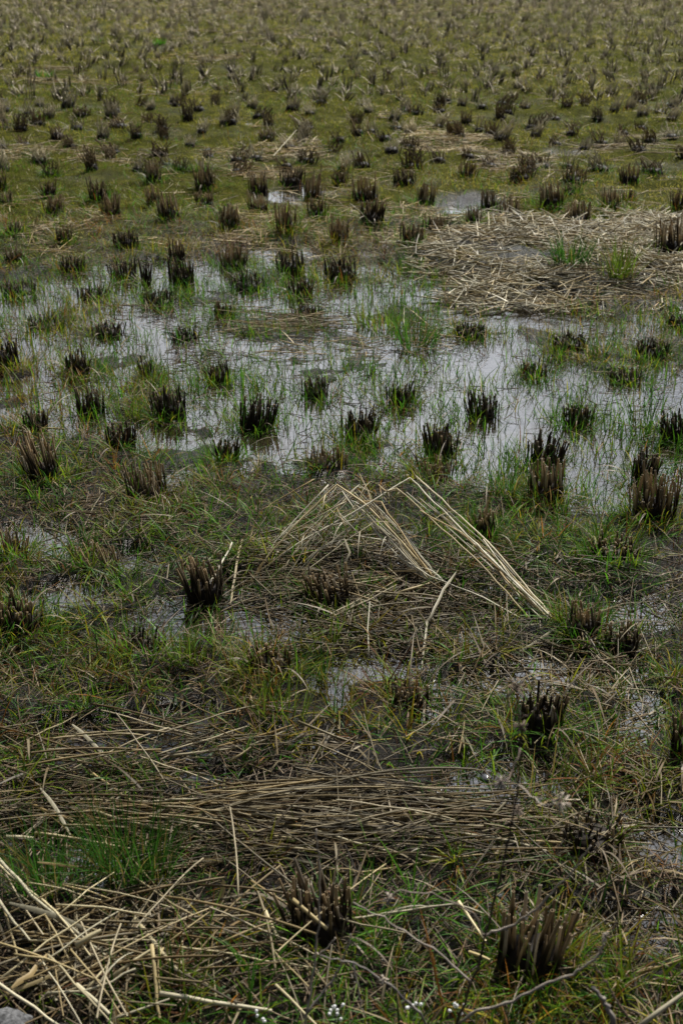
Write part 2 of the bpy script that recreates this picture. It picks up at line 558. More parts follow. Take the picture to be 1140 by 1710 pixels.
def dead_leaf_mesh(nb):
    a = Acc()
    N = nb
    az = rng.uniform(0, 6.28, N)
    pos = np.stack([.045 * np.cos(az), .045 * np.sin(az), np.full(N, .02)], 1)
    col = np.array((.26, .21, .14)) * rng.uniform(.45, 1.25, (N, 1))
    blades(a, pos, az, rng.uniform(.06, .19, N), rng.uniform(.003, .007, N), rng.uniform(.5, 1.5, N), rng.uniform(.3, 2.2, N), col * .5, 6, col)
    return a.mesh("dead_leaf", M_STRAW)


DEADLEAF = [dead_leaf_mesh(k) for k in (1,) * 9]
STUB_XY = []


def stub_frame(px, py, w, h):
    s, th = pxscale(py), lookdown(py)
    cy = py - .38 * w * math.sin(th)
    p = p2w(px, cy, 0.0)
    D = w / pxscale(cy)
    H = max(.05, min(.20, .80 * (h - .3 * w * math.sin(th)) / (s * math.cos(th))))
    return p, D, H


def make_stub(px, py, w, h, env, label, lean=None):
    p, D, H = stub_frame(px, py, w, h)
    g = gz(p.x, p.y)
    STUB_XY.append((p.x, p.y, D / 2, env))
    root = bpy.data.objects.new("stubble_tuft", None)
    root.empty_display_size = .05
    COL.objects.link(root)
    z0 = max(g, -.02)
    root.location = (p.x, p.y, z0)
    tag(root, label, "stubble", "rice stubble tufts standing in the field")
    H = (H - min(0, z0) * .6) * (.84 if env == 'w' else .95)
    kind = {'w': 'wet', 'g': 'damp', 'd': 'dry'}[env]
    rc = link("root_crown", rnd.choice(ROOTS), root, (0, 0, .004), (0, 0, rnd.uniform(0, 6.28)), (D * .46, D * .40, H * (1.9 if env == 'w' else 1.35)))
    nst = int(max(14, min(46, D / .0031)))
    ax, ay = rnd.uniform(-.13, .13), rnd.uniform(-.10, .10)
    if lean: ax, ay = lean
    hv = .17 if env != 'w' else rnd.choice((.06, .09, .16))
    for k in range(nst):
        rr_ = math.sqrt((k + .5) / nst) * D * .47
        th = k * 2.39996 + rnd.uniform(-.4, .4)
        x, y = rr_ * math.cos(th), rr_ * math.sin(th) * .85
        hh = H * 1.08 * rnd.uniform(1 - 2.2 * hv, 1 + hv)
        if rnd.random() < .08: hh *= 1.25
        s_ = hh / .12
        tilt = rr_ / (D * .5) * rnd.uniform(.0, .10)
        rot = (-(ay + tilt * math.sin(th)) + rnd.uniform(-.045, .045), ax + tilt * math.cos(th) + rnd.uniform(-.045, .045), rnd.uniform(0, 6.28))
        e_ = Matrix.Rotation(rot[0], 3, 'X') @ Matrix.Rotation(rot[1], 3, 'Y') @ Matrix.Rotation(rot[2], 3, 'Z')
        w_ = min(1.35, max(.85, s_ * .5 + .5))
        link("stalk", rnd.choice(LIB[kind if rnd.random() < .85 else 'damp']), root, (x, y, 0), e_.to_euler(), (w_, w_, s_))
    for k in range(rnd.randint(3, 6)):
        link("dead_leaf", rnd.choice(DEADLEAF), root, (0, 0, 0), (0, 0, rnd.uniform(0, 6.28)))
    return root


STUBS = [
    # px, base py, width, height (photo pixels), setting (w in water, g in grass, d dry), label
    (882, 1668, 122, 118, 'd', "large clump of thick hollow cut stalks nearest the camera, pale tops and black bases"),
    (535, 1605, 112, 108, 'g', "dark wide stubble tuft half hidden by grass beside the thin pale upright weed stem"),
    (985, 1458, 105, 62, 'w', "low black rotted tuft at the right end of the flattened straw band"),
    (903, 1250, 78, 74, 'w', "black stubble tuft standing behind the dark weed stem, yellow-green blades in front"),
    (1133, 1292, 44, 78, 'g', "stubble tuft cut by the photo's edge above the bottom right mud"),
    (680, 1200, 70, 52, 'g', "low dark tuft in grass between the weed top and the bent straw fan"),
    (452, 1145, 78, 48, 'g', "low tuft with one cut orange stalk, just below the fan's left strands"),
    (235, 1112, 84, 60, 'w', "black wide tuft in the grass right in front of the small clear pool"),
    (345, 1018, 70, 88, 'g', "tall brown tuft with uneven leaning stalks left of the straw fan"),
    (552, 1022, 84, 72, 'g', "stubble tuft sheltered directly under the bent straw fan"),
    (35, 1078, 78, 62, 'g', "grassy split tuft below the sparse pair of bunches at left"),
    (22, 942, 54, 62, 'd', "sparse pair of thick stalk bunches at the left edge beside bright grass"),
    (168, 962, 92, 58, 'd', "spread tuft of thick tan stalks leaning left, grass growing at its right"),
    (972, 1078, 58, 62, 'd', "tuft at the foot of the right straw bundle with a white leaf sticking out"),
    (1040, 1098, 58, 58, 'g', "few short cut stalks in shade, right of the straw bundle's foot"),
    (1022, 958, 80, 34, 'g', "low flattened tuft in orange-green grass right of the straw fan"),
    (808, 908, 38, 52, 'g', "narrow dark tuft behind the straw fan with a white upright leaf"),
    (910, 850, 68, 80, 'd', "tall tuft of pale brown stalks on the puddle bank before a black one"),
    (908, 782, 66, 66, 'w', "black tuft in water close behind the pale brown bank tuft"),
    (1088, 884, 80, 92, 'd', "tallest ragged tuft on the puddle bank at the right, tan stalks in front"),
    (1075, 806, 44, 74, 'w', "narrow dark tuft in water behind the ragged right bank tuft"),
    (722, 808, 78, 46, 'd', "low brown tuft just behind the top of the straw fan"),
    (545, 796, 74, 50, 'd', "low dark brown tuft with a straw across it, left behind the fan's top"),
    (735, 768, 58, 72, 'w', "black squarish tuft in water behind the fan, grass to its left"),
    (600, 738, 62, 60, 'w', "black tuft with a small straw lying against it, in the middle of the puddle"),
    (428, 722, 60, 70, 'w', "black tuft with pale stalk tips in the left middle of the puddle"),
    (285, 706, 62, 58, 'w', "wide black tuft mirrored in clear water, grass on its top"),
    (152, 698, 52, 56, 'w', "black tuft mirrored in water, second row of the puddle on the left"),
    (205, 762, 50, 66, 'w', "dark grass-fringed tuft at the near left shore of the puddle"),
    (62, 730, 46, 52, 'w', "dark tuft at the left shore with a thick pale straw lying across it"),
    (378, 777, 38, 52, 'w', "small dark tuft on the near shore between two grass banks"),
    (75, 818, 66, 82, 'd', "tall grey-brown tuft leaning left on the grassy left bank"),
    (248, 840, 74, 66, 'd', "straggly pale tuft with long dry leaves on the left bank"),
    (807, 702, 56, 56, 'w', "flat-topped black tuft with a yellow blade in front, right half of the puddle"),
    (963, 714, 54, 48, 'w', "black uneven tuft in open bright water, right half of the puddle"),
    (1125, 742, 54, 60, 'w', "dark tuft in water at the right edge behind tall reed-like grass"),
    (668, 680, 50, 46, 'w', "black tuft in mid puddle with grass on both sides and a yellow blade"),
    (527, 668, 48, 46, 'w', "black tuft in mid puddle with dense green grass at its left"),
    (10, 622, 58, 56, 'w', "large black tuft at the left edge of the puddle"),
    (130, 630, 40, 50, 'w', "square black tuft with bright grass at its right, left side of the puddle"),
    (248, 637, 22, 46, 'w', "narrowest black tuft, a post of few stalks in clear water"),
    (368, 642, 48, 40, 'w', "black tuft with yellow-green blades in front, between narrow tuft and mid puddle"),
    (890, 632, 48, 24, 'w', "low black tuft almost under water, below the grassy mound on the right"),
    (1045, 642, 58, 26, 'w', "low matted tuft with dry leaves on top, right part of the puddle"),
    (1085, 602, 62, 42, 'w', "dark mounded tuft near the right edge, dry straw leaning on it"),
    (950, 592, 68, 38, 'w', "grass-covered tuft mound in front of the straw heap's raft"),
    (785, 567, 54, 30, 'w', "small grassy tuft left of the grass mound, in front of the straw raft"),
    (1127, 548, 32, 18, 'w', "tiny black tuft in bright water at the right edge"),
    (310, 570, 48, 18, 'w', "very low black tuft under a floating straw, upper left of the puddle"),
    (180, 565, 58, 26, 'w', "low tuft with a pale leaf poking out, upper left of the puddle"),
    (78, 552, 74, 30, 'w', "wide collapsed black tuft with bent straws, upper left of the puddle"),
    (375, 532, 34, 30, 'w', "small dark tuft with tan leaf at the end of the floating straw line"),
    (513, 532, 52, 28, 'w', "grassy dark tuft at the left end of the grass mound"),
    (265, 514, 58, 36, 'w', "dark tuft with green blades on the floating straw line"),
    (155, 502, 58, 30, 'w', "two-part black tuft between grass on the far left water"),
    (32, 497, 64, 26, 'w', "flat jagged black tuft at the far left shore"),
    (502, 497, 44, 40, 'w', "black tuft in water left of the open bright pool"),
    (415, 487, 62, 40, 'w', "grassy tuft in the far water between two darker ones"),
    (245, 478, 16, 56, 'w', "slim upright bunch of stalks beside a wider tuft on the far shore"),
    (207, 470, 48, 42, 'w', "wide tuft of slanting dark stalks on the far left shore"),
    (305, 478, 44, 52, 'w', "dark tuft with tall tips in far shore water"),
    (570, 472, 58, 48, 'w', "broad grass-fringed tuft at the left of the bright pool"),
    (487, 462, 54, 48, 'w', "broad black tuft in moss at the far shore centre"),
    (390, 450, 50, 46, 'd', "brown tuft on the far shore left of centre"),
    (122, 458, 42, 36, 'w', "dark tuft on the far left shore beside moss"),
    (27, 448, 34, 30, 'g', "small dark tuft in moss at the far left shore"),
    (1118, 446, 56, 66, 'd', "brown tuft standing in the straw heap at its right end"),
    (687, 422, 42, 46, 'g', "dark leaning tuft at the left end of the straw heap"),
    (212, 422, 48, 38, 'w', "black tuft with green blades on its left, beyond the far shore"),
    (565, 412, 36, 44, 'd', "pale-topped tuft with thin straw in front, beyond the bright pool"),
    (108, 414, 28, 34, 'g', "small dark tuft beyond the far left shore"),
    (297, 438, 28, 38, 'g', "thin brown grassy tuft at the far shore"),
    (730, 396, 40, 40, 'g', "dark tuft with white straws leaning on it, behind the heap's left end"),
    (790, 400, 30, 32, 'd', "pale bent tuft on the left shoulder of the straw heap"),
    (478, 399, 36, 52, 'd', "tall pale-topped tuft, centre, two rows beyond the water"),
    (383, 394, 36, 48, 'd', "tall pale tuft beside scattered straw, left of centre beyond the water"),
    (620, 386, 42, 42, 'g', "dark spread tuft with one slanting straw, right of centre beyond the water"),
    (283, 380, 40, 46, 'd', "broad pale-topped tuft beside the band of scattered straw"),
    (188, 372, 32, 48, 'd', "tall pale tuft joined to a dark one on the left moss"),
    (963, 380, 46, 40, 'd', "grey spiky tuft right behind the straw heap"),
    (848, 378, 38, 44, 'd', "brown tuft behind the heap's left part, close to a narrower one"),
    (815, 365, 26, 40, 'd', "narrower brown tuft touching its neighbour behind the heap"),
    (92, 368, 34, 36, 'd', "pale tuft on dark litter at the left"),
    (25, 402, 26, 28, 'g', "small grassy tuft with a long white straw at the left edge"),
    (528, 375, 36, 38, 'g', "dark tuft with one pale straw, centre, three rows beyond the water"),
    (432, 364, 34, 34, 'd', "squat pale-topped tuft left of centre on moss"),
    (165, 347, 34, 34, 'g', "black square tuft on the left moss"),
    (920, 355, 42, 46, 'd', "pale tuft with bright grass at its foot behind the heap"),
    (1017, 357, 34, 36, 'd', "pale tuft with green moss around it behind the heap's right"),
    (1045, 345, 24, 22, 'g', "small dark tuft close to a paler one behind the heap"),
    (1132, 360, 32, 36, 'g', "dark tuft at the right edge behind the heap"),
    (345, 355, 34, 32, 'g', "grassy low tuft with a white straw beside it"),
    (258, 352, 24, 40, 'd', "narrow grey tuft in front of another on the left moss"),
    (12, 349, 24, 28, 'd', "pale tuft at the left edge on moss"),
    (708, 349, 34, 42, 'd', "light spiky tuft near the centre right on moss"),
    (610, 347, 48, 48, 'd', "broad pale-topped tuft just right of centre"),
    (523, 339, 36, 54, 'd', "tallest pale tuft at the centre of the far moss"),
    (83, 339, 28, 30, 'g', "green-fringed tuft on the left moss"),
    (952, 335, 28, 16, 'g', "low black tuft with an upright straw behind the heap"),
    (433, 329, 34, 40, 'd', "greyish tuft by thin leaning straws, left of centre"),
    (3, 327, 20, 30, 'g', "dark tuft cut by the left edge on moss"),
    (343, 324, 34, 44, 'd', "tall grey tuft on the left moss near straw litter"),
    (675, 322, 40, 26, 'g', "low dark tuft with white tip, right of centre"),
    (568, 317, 26, 30, 'g', "small dark tuft between two broad pale ones near the centre"),
    (957, 318, 44, 34, 'd', "broad dark tuft with an upright pale straw, right side"),
    (257, 314, 28, 40, 'd', "grey tuft behind the narrow grey one on the left"),
    (487, 314, 48, 36, 'g', "dark grassy tuft crossed by several white straws"),
    (870, 312, 44, 28, 'g', "broad black tuft on the right moss"),
    (1050, 312, 34, 34, 'd', "pale grey tuft on the right moss"),
    (780, 305, 32, 30, 'd', "tuft with long leaning straw on its left, right of centre"),
]
for s_ in STUBS:
    lean = None
    if s_[0] == 75: lean = (-.22, .05)
    if s_[0] == 168: lean = (-.2, 0)
    if s_[0] == 345: lean = (-.12, 0)
    make_stub(*s_, lean=lean)

# farther tufts: one mesh each, too small to show single stalks
def tuft_mesh(pale, grassy):
    a = Acc()
    n_ = int(rng.integers(12, 34)); asp = rng.uniform(.6, 1.3)
    th = np.arange(n_) * 2.39996
    rr_ = np.sqrt((np.arange(n_) + .5) / n_) * .056
    H = rng.uniform(.05, .165, n_) ** rng.uniform(.8, 1.1) * (1.0 if pale else .85)
    K = 4
    P = np.zeros((n_, K, 3)); rad = np.zeros((n_, K)); C = np.zeros((n_, K, 3))
    lx, ly = rng.normal(0, .22), rng.normal(0, .12)
    top = np.array((.64, .57, .41) if pale else TAN) * rng.uniform(.6, 1.2, (n_, 1)) * (1 if pale else .5)
    dark = np.array(WETB)[None] * rng.uniform(.7, 1.8, (n_, 1))
    for k in range(K):
        f = k / (K - 1)
        P[:, k, 0] = asp * rr_ * np.cos(th) * (1 + .10 * f) + (lx + rng.normal(0, .13, n_)) * H * f
        P[:, k, 1] = rr_ * np.sin(th) * (1 + .10 * f) + ly * H * f
        P[:, k, 2] = -.02 + (H + .02) * f
        rad[:, k] = .0036 * (1.15 - .25 * f)
        c = 0 if k < 1 else (.25 if pale else .12) if k == 1 else .85 if k == 2 else 1
        C[:, k] = dark * (1 - c) + top * c
    tubes(a, P, rad, C, 5)
    m_ = 12
    az = rng.uniform(0, 6.28, m_)
    c = np.array((.54, .47, .35)) * rng.uniform(.4, 1.1, (m_, 1))
    blades(a, np.stack([.045 * np.cos(az), .045 * np.sin(az), np.full(m_, .02)], 1), az, rng.uniform(.06, .16, m_), rng.uniform(.003, .006, m_),
           rng.uniform(.6, 1.5, m_), rng.uniform(.2, 1.8, m_), c * .5, 4, c)
    if grassy:
        m_ = 26
        az = rng.uniform(0, 6.28, m_)
        c = np.array((.045, .085, .014)) * rng.uniform(.6, 1.4, (m_, 1))
        blades(a, np.stack([.06 * np.cos(az), .06 * np.sin(az), np.zeros(m_)], 1), az, rng.uniform(.05, .11, m_), rng.uniform(.003, .006, m_),
               rng.uniform(.8, 1.5, m_), rng.uniform(.2, 1.2, m_), c, 4)
    # matted black core
    M = 10
    V = [(0.052 * math.cos(i / M * 6.2832) * f, .05 * math.sin(i / M * 6.2832) * f, z) for z, f in ((-.02, 1.0), (.02, .9), (.042, .6)) for i in range(M)] + [(0, 0, .046)]
    i = np.arange(M); j = (i + 1) % M
    q = np.concatenate([np.stack([k * M + i, k * M + j, (k + 1) * M + j, (k + 1) * M + i], 1) for k in range(2)])
    a.add(np.array(V), np.repeat(np.array([(.013, .010, .007)]), len(V), 0), q, np.stack([np.full(M, 3 * M), 2 * M + i, 2 * M + j], 1))
    return a.mesh("stubble_tuft", M_STALK)


FARLIB = {'p': [tuft_mesh(True, k % 3 == 0) for k in range(16)], 'k': [tuft_mesh(False, k % 2 == 0) for k in range(16)]}
FAR = """52,175,16,25 115,192,30,35 67,185,16,22 167,177,16,20 187,188,22,22 230,163,14,14 233,182,18,18 252,190,16,20 295,185,16,16 315,215,22,38
360,183,16,14 130,223,30,25 48,200,24,22 65,218,25,24 37,232,25,26 98,240,28,28 200,225,38,26 187,207,22,22 172,240,16,28 190,263,30,18
273,228,24,20 267,267,30,20 118,257,22,22 337,232,18,20 375,222,18,22 350,270,20,22 43,253,25,14 248,213,18,24 318,250,12,12 5,178,16,26 3,213,16,18
67,283,28,24 85,300,22,34 155,297,26,32 230,294,22,24 253,300,20,26 303,298,26,24 337,300,30,26 7,299,24,26
420,188,22,16 488,195,28,24 517,203,20,18 513,227,30,26 577,165,16,12 615,200,16,20 598,237,26,36 620,233,14,22 387,223,22,32 428,276,30,30
513,281,30,26 603,295,38,36 688,299,38,30 682,235,28,26 730,222,28,20 753,241,20,20 638,172,18,14 665,178,18,14 733,186,20,22 692,203,24,18
658,213,24,18 643,248,26,24 567,246,18,20 552,264,18,12 653,271,30,16 733,281,26,16 448,219,12,14 452,163,16,14 407,175,12,14 387,200,14,22
397,300,32,26 572,300,22,20 815,158,14,12 880,162,20,14 857,170,16,12 838,183,26,16 805,192,22,18 875,190,22,18 925,177,28,14 977,187,18,20
945,192,20,20 995,175,18,14 1017,167,20,16 1090,170,16,18 1067,183,26,14 1023,195,18,16 1100,200,26,16 835,207,22,14 927,207,20,18 887,223,24,26
960,226,24,14 1070,222,12,14 1040,234,20,20 1120,239,28,22 767,243,24,20 835,248,28,26 927,251,26,22 1003,256,30,32 1030,254,12,18 1083,254,26,24
1065,269,32,14 817,288,30,22 903,291,35,20 973,266,16,10 1000,299,38,24 1090,302,36,24 947,297,26,22 770,187,16,18"""
far_pts = []
for tok in FAR.split():
    px, py, w, h = [float(v) for v in tok.split(",")]
    p = p2w(px, py - .15 * w, 0)
    far_pts.append((p.x, p.y, w / pxscale(py), h / pxscale(py) / math.cos(lookdown(py)), -1))
# beyond them the planted rows run on to the end of the field
y0 = p2w(570, 156).y
row = y0 - .25
rows_pts = []
while row < 30:
    half = .42 * row + 1.0
    x = -half + rnd.uniform(0, .3)
    while x < half:
        if rnd.random() < .84:
            rows_pts.append((x + rnd.gauss(0, .06), row + rnd.gauss(0, .08) - .05 * x, rnd.uniform(.07, .16), rnd.uniform(.05, .14)))
        x += .31
    row += .33
rows_pts.sort(key=lambda t_: t_[1] + (1000 if abs(t_[0]) > .29 * t_[1] else 0))   # those outside the photograph last
# the rows between the ones set out above
fy = p2w(570, 300).y
while fy < y0 - .25:
    x = -.30 * fy - .7 + rnd.uniform(0, .3)
    while x < .30 * fy + .7:
        if rnd.random() < .8:
            q = (x + rnd.gauss(0, .05), fy + rnd.gauss(0, .06))
            if min((q[0] - f[0]) ** 2 + (q[1] - f[1]) ** 2 for f in far_pts + [t_ + (0,) for t_ in [(s[0], s[1]) for s in STUB_XY]]) > .24 ** 2:
                far_pts.append(q + (rnd.uniform(.07, .13), rnd.uniform(.07, .12), 0))
        x += .30
    fy += .31
far_pts.sort(key=lambda t_: t_[1])
keep_n = 300 - len(STUBS)
rows_pts = [t_[:4] for t_ in far_pts[keep_n:]] + rows_pts
far_pts = far_pts[:keep_n]
n_more = max(0, keep_n - len(far_pts))
for q_ in rows_pts[:n_more]:
    far_pts.append(q_ + (0,))
for x, y, D, H, src in far_pts:
    pale = rnd.random() < (.45 if y < 11 else .6)
    o = link("stubble_tuft", rnd.choice(FARLIB['p' if pale else 'k']), None, (x, y, max(gz(x, y), -.01)), (rnd.uniform(-.08, .08), rnd.uniform(-.1, .1), rnd.uniform(-.6, .6)),
             (max(.75, min(1.8, D * 1.15 / .14)), max(.75, min(1.8, D * 1.15 / .14)), max(.65, min(1.4, H * .98 / .15))))
    STUB_XY.append((x, y, D / 2, 'm'))
    if pale:
        tag(o, "small pale grey-topped stubble tuft in the distant mossy part of the field", "stubble", "pale stubble tufts in the distant moss")
    else:
        tag(o, "small dark brown stubble tuft in the distant mossy part of the field", "stubble", "dark stubble tufts in the distant moss")
# the rest of the rows, past the 300 that show largest
a = Acc()
rest = rows_pts[n_more:]
for x, y, D, H in rest:
    n_ = 9
    th = rng.uniform(0, 6.28, n_); rr_ = np.sqrt(rng.uniform(0, 1, n_)) * D * .45
    pos = np.stack([x + rr_ * np.cos(th), y + rr_ * np.sin(th), np.full(n_, gz(x, y) - .02)], 1)
    pale = rnd.random() < (.5 if y < 16 else .8)
    top = np.array((.64, .57, .41)) * rng.uniform(.6, 1.15, (n_, 1)) * (1 if pale else .4)
    P = np.zeros((n_, 3, 3)); C = np.zeros((n_, 3, 3)); rad = np.zeros((n_, 3))
    lean = rng.normal(0, .03, 2)
    for k in range(3):
        P[:, k] = pos; P[:, k, 2] += (H * rng.uniform(.7, 1.1, n_) + .02) * k / 2
        P[:, k, 0] += (lean[0] + .25 * rr_ * np.cos(th)) * k / 2
        rad[:, k] = .0048 - .0012 * k
        C[:, k] = np.array(WETB) if k == 0 else top * ((.12 if y < 17 else .4) if k == 1 else 1)
    tubes(a, P, rad, C, 4)
    m_ = 7
    az = rng.uniform(0, 6.28, m_)
    c = np.array((.64, .55, .42)) * rng.uniform(.5, 1.0, (m_, 1))
    blades(a, np.tile(np.array([[x, y, gz(x, y)]]), (m_, 1)), az, rng.uniform(.08, .2, m_), np.full(m_, .008), rng.uniform(.4, 1.4, m_), rng.uniform(0, 1.2, m_), c, 3)
tag(link("far_stubble", a.mesh("far_stubble", M_STALK)), "rows of pale stubble merging together at the top end of the field", kind="stuff")

SX = np.array([s[:3] for s in STUB_XY])


def near_stub(x, y):
    """Distance to the nearest tuft edge for arrays of points."""
    out = np.full(len(x), 9.0)
    for i in range(0, len(x), 20000):
        d = np.sqrt((x[i:i + 20000, None] - SX[None, :, 0]) ** 2 + (y[i:i + 20000, None] - SX[None, :, 1]) ** 2) - SX[None, :, 2]
        out[i:i + 20000] = d.min(1)
    return out


# ------------------------------------------------------------------ grass
def scatter(n_, y_lo, y_hi, power=1.0):
    """Points over the seen wedge of field, denser towards the camera."""
    y = y_lo + (y_hi - y_lo) * rng.uniform(0, 1, n_) ** power
    x = rng.uniform(-1, 1, n_) * (.38 * y + .45)
    return x, y


GREENS = np.array([(.050, .150, .008), (.075, .175, .010), (.120, .185, .010), (.030, .100, .010)])
OLIVES = np.array([(.190, .200, .012), (.220, .185, .014), (.140, .155, .010)])
RUSTS = np.array([(.17, .075, .014), (.20, .095, .020), (.11, .045, .014), (.15, .10, .03)])
DRY = np.array([(.30, .24, .14), (.24, .18, .10), (.35, .30, .20)])


def grass_colours(x, y, n_, wet_):
    g = fbm(x * 1.7, y * 1.7, 101)
    u = rng.uniform(0, 1, n_)
    pg = np.clip(.46 + (g - .5) * 1.6 + .5 * wet_, .12, .94)
    po = pg + (1 - pg) * .55
    pr = po + (1 - po) * .6
    pick = lambda A: A[rng.integers(0, len(A), n_)]
    c = np.where((u < pg)[:, None], pick(GREENS), np.where((u < po)[:, None], pick(OLIVES), np.where((u < pr)[:, None], pick(RUSTS), pick(DRY))))
    return c * rng.uniform(.65, 1.35, (n_, 1))


a = Acc()
# where fallen straw lies thick, little grass comes through
SMOTHER = []
for cx, cy, rx, ry, k_ in ((480, 1375, 430, 48, .95), (110, 1630, 140, 80, .5), (640, 990, 125, 75, .75), (520, 1290, 130, 40, .2), (215, 1250, 150, 40, .6)):
    c_, e_, n_, s_ = p2w(cx, cy), p2w(cx + rx, cy), p2w(cx, cy - ry), p2w(cx, cy + ry)
    SMOTHER.append((c_.x, (n_.y + s_.y) / 2, e_.x - c_.x, (n_.y - s_.y) / 2, k_))


def smother(x, y):
    m = np.zeros(np.shape(x))
    for cx, cy, rx, ry, k_ in SMOTHER:
        d_ = np.sqrt(((x - cx) / rx) ** 2 + ((y - cy) / ry) ** 2)
        m = np.maximum(m, k_ * np.clip((1.15 - d_) * 3.5, 0, 1))
    return m


# low mat of small-leaved grass over the banks
x, y = scatter(178000, 1.3, 7.2, 1.0)
wv = gh(x, y)
d = fbm(x * 2.6, y * 2.6, 55) * .6 + fbm(x * 8, y * 8, 56) * .4 + .10 * np.clip(x * 2.5, 0, 1) * (y < 3.7)
keep = (wv > -.006) & (rng.uniform(0, 1, len(x)) < np.clip((d - .41) * 5, .06, 1)) & (heap(x, y) < .012) & (rng.uniform(0, 1, len(x)) > smother(x, y))
x, y = x[keep], y[keep]
N = len(x)
c = grass_colours(x, y, N, np.zeros(N)) * .72
blades(a, np.stack([x, y, gh(x, y) - .004], 1), rng.uniform(0, 6.28, N), rng.uniform(.02, .085, N), rng.uniform(.0014, .0034, N),
       .15 + 1.2 * rng.uniform(0, 1, N) ** 1.4, rng.uniform(-.2, 1.5, N), c, 4, c * np.array([1.15, 1.0, .9]))
# grass plants: blades spreading from a common crown, each plant of one hue
x, y = scatter(8600, 1.3, 7.4, .95)
wv = gh(x, y)
d = fbm(x * 2.2, y * 2.2, 57) + .13 * np.clip(x * 2.5, 0, 1) * (y < 3.7)
keep = (wv > -.010) & (rng.uniform(0, 1, len(x)) < np.clip((d - .40) * 5, .08, 1)) & (heap(x, y) < .012) & (rng.uniform(0, 1, len(x)) > smother(x, y) * .97)
x, y = x[keep], y[keep]
hue = grass_colours(x, y, len(x), np.full(len(x), .18))
cnt = rng.integers(6, 26, len(x))
vig = rng.uniform(.6, 1.35, len(x))
X = np.repeat(x, cnt); Y = np.repeat(y, cnt); Cc = np.repeat(hue, cnt, 0); Vg = np.repeat(vig, cnt)
N = len(X)
ang = rng.uniform(0, 6.28, N); off = np.abs(rng.normal(0, .022, N)) * Vg
X, Y = X + off * np.cos(ang), Y + off * np.sin(ang)
Cc = Cc * rng.uniform(.5, 1.25, (N, 1))
old = rng.uniform(0, 1, N) < .13
Cc[old] = np.concatenate([RUSTS, DRY])[rng.integers(0, 7, int(old.sum()))] * rng.uniform(.5, 1.1, (int(old.sum()), 1))
blades(a, np.stack([X, Y, gh(X, Y) - .004], 1), ang + rng.normal(0, .5, N), rng.uniform(.035, .115, N) * Vg, rng.uniform(.0022, .0048, N),
       rng.uniform(.10, 1.35, N), rng.uniform(.0, 1.5, N), Cc, 5, Cc * np.array([1.45, 1.3, 1.0]))
# sparse shoots standing in the water
x, y = scatter(125000, 1.6, 7.4, .9)
wv = wet(x, y)
keep = (wv > .05) & (rng.uniform(0, 1, len(x)) < np.where(y < 3.3, .22, 1)) & (rng.uniform(0, 1, len(x)) < np.clip((fbm(x * 3.5, y * 2.5, 65) * .6 + fbm(x * 11, y * 11, 66) * .4 - .36) * 3.2, .06, .95)) & (heap(x, y) < .005)
x, y = x[keep], y[keep]
N = len(x)
c = grass_colours(x, y, N, np.full(N, .75))
blades(a, np.stack([x, y, np.full(N, -.015)], 1), rng.uniform(0, 6.28, N), rng.uniform(.04, .13, N), rng.uniform(.0022, .0046, N), rng.uniform(.7, 1.55, N),
       rng.uniform(0, 1.0, N), c, 4)
# short half-drowned shoots and leaf ends poking through the shallow water near by
x, y = scatter(11000, 1.4, 3.8, 1.0)
hh_ = gh(x, y)
keep = (hh_ < .002) & (rng.uniform(0, 1, len(x)) < np.clip((fbm(x * 9, y * 9, 67) - .36) * 4, .05, .9))
x, y = x[keep], y[keep]
N = len(x)
c = grass_colours(x, y, N, np.zeros(N)) * rng.uniform(.25, .9, (N, 1))
blades(a, np.stack([x, y, np.full(N, -.006)], 1), rng.uniform(0, 6.28, N), rng.uniform(.02, .08, N), rng.uniform(.0014, .0036, N), rng.uniform(.05, 1.3, N),
       rng.uniform(0, 1.6, N), c, 5)
# fringes growing round the tufts
for sx, sy, sr, env in STUB_XY:
    if sy > 9 or env == 'm' and sy > 8.5: continue
    m_ = int(rnd.choice((60, 110, 170, 260)) * (1 if sy < 7 else .6))
    th = rng.uniform(0, 6.28, m_); rr_ = sr * (.9 + np.abs(rng.normal(0, .4, m_)))
    px_, py_ = sx + rr_ * np.cos(th) + rnd.uniform(-.4, .4) * sr, sy + rr_ * np.sin(th)
    c = grass_colours(px_, py_, m_, np.full(m_, .45))
    blades(a, np.stack([px_, py_, np.maximum(gh(px_, py_), -.012)], 1), th + rng.normal(0, .7, m_), rng.uniform(.04, .12, m_), rng.uniform(.0018, .004, m_),
           rng.uniform(.5, 1.5, m_), rng.uniform(.1, 1.4, m_), c, 4, c)
# grass among the moss, thinning with distance
x, y = scatter(70000, 5.4, 14, 1.25)
keep = (wet(x, y) < .15) & (rng.uniform(0, 1, len(x)) < np.clip((fbm(x * 1.6, y * 1.2, 75) - .36) * 3, .05, 1)) & (heap(x, y) < .01)
x, y = x[keep], y[keep]
N = len(x)
c = grass_colours(x, y, N, np.full(N, .0))
blades(a, np.stack([x, y, gh(x, y) - .004], 1), rng.uniform(0, 6.28, N), rng.uniform(.03, .085, N), rng.uniform(.002, .0045, N), rng.uniform(.3, 1.5, N),
       rng.uniform(0, 1.2, N), c, 3)
tag(link("grass", a.mesh("grass", M_GRASS)), "short mixed green and rusty grass between the tufts", kind="stuff")

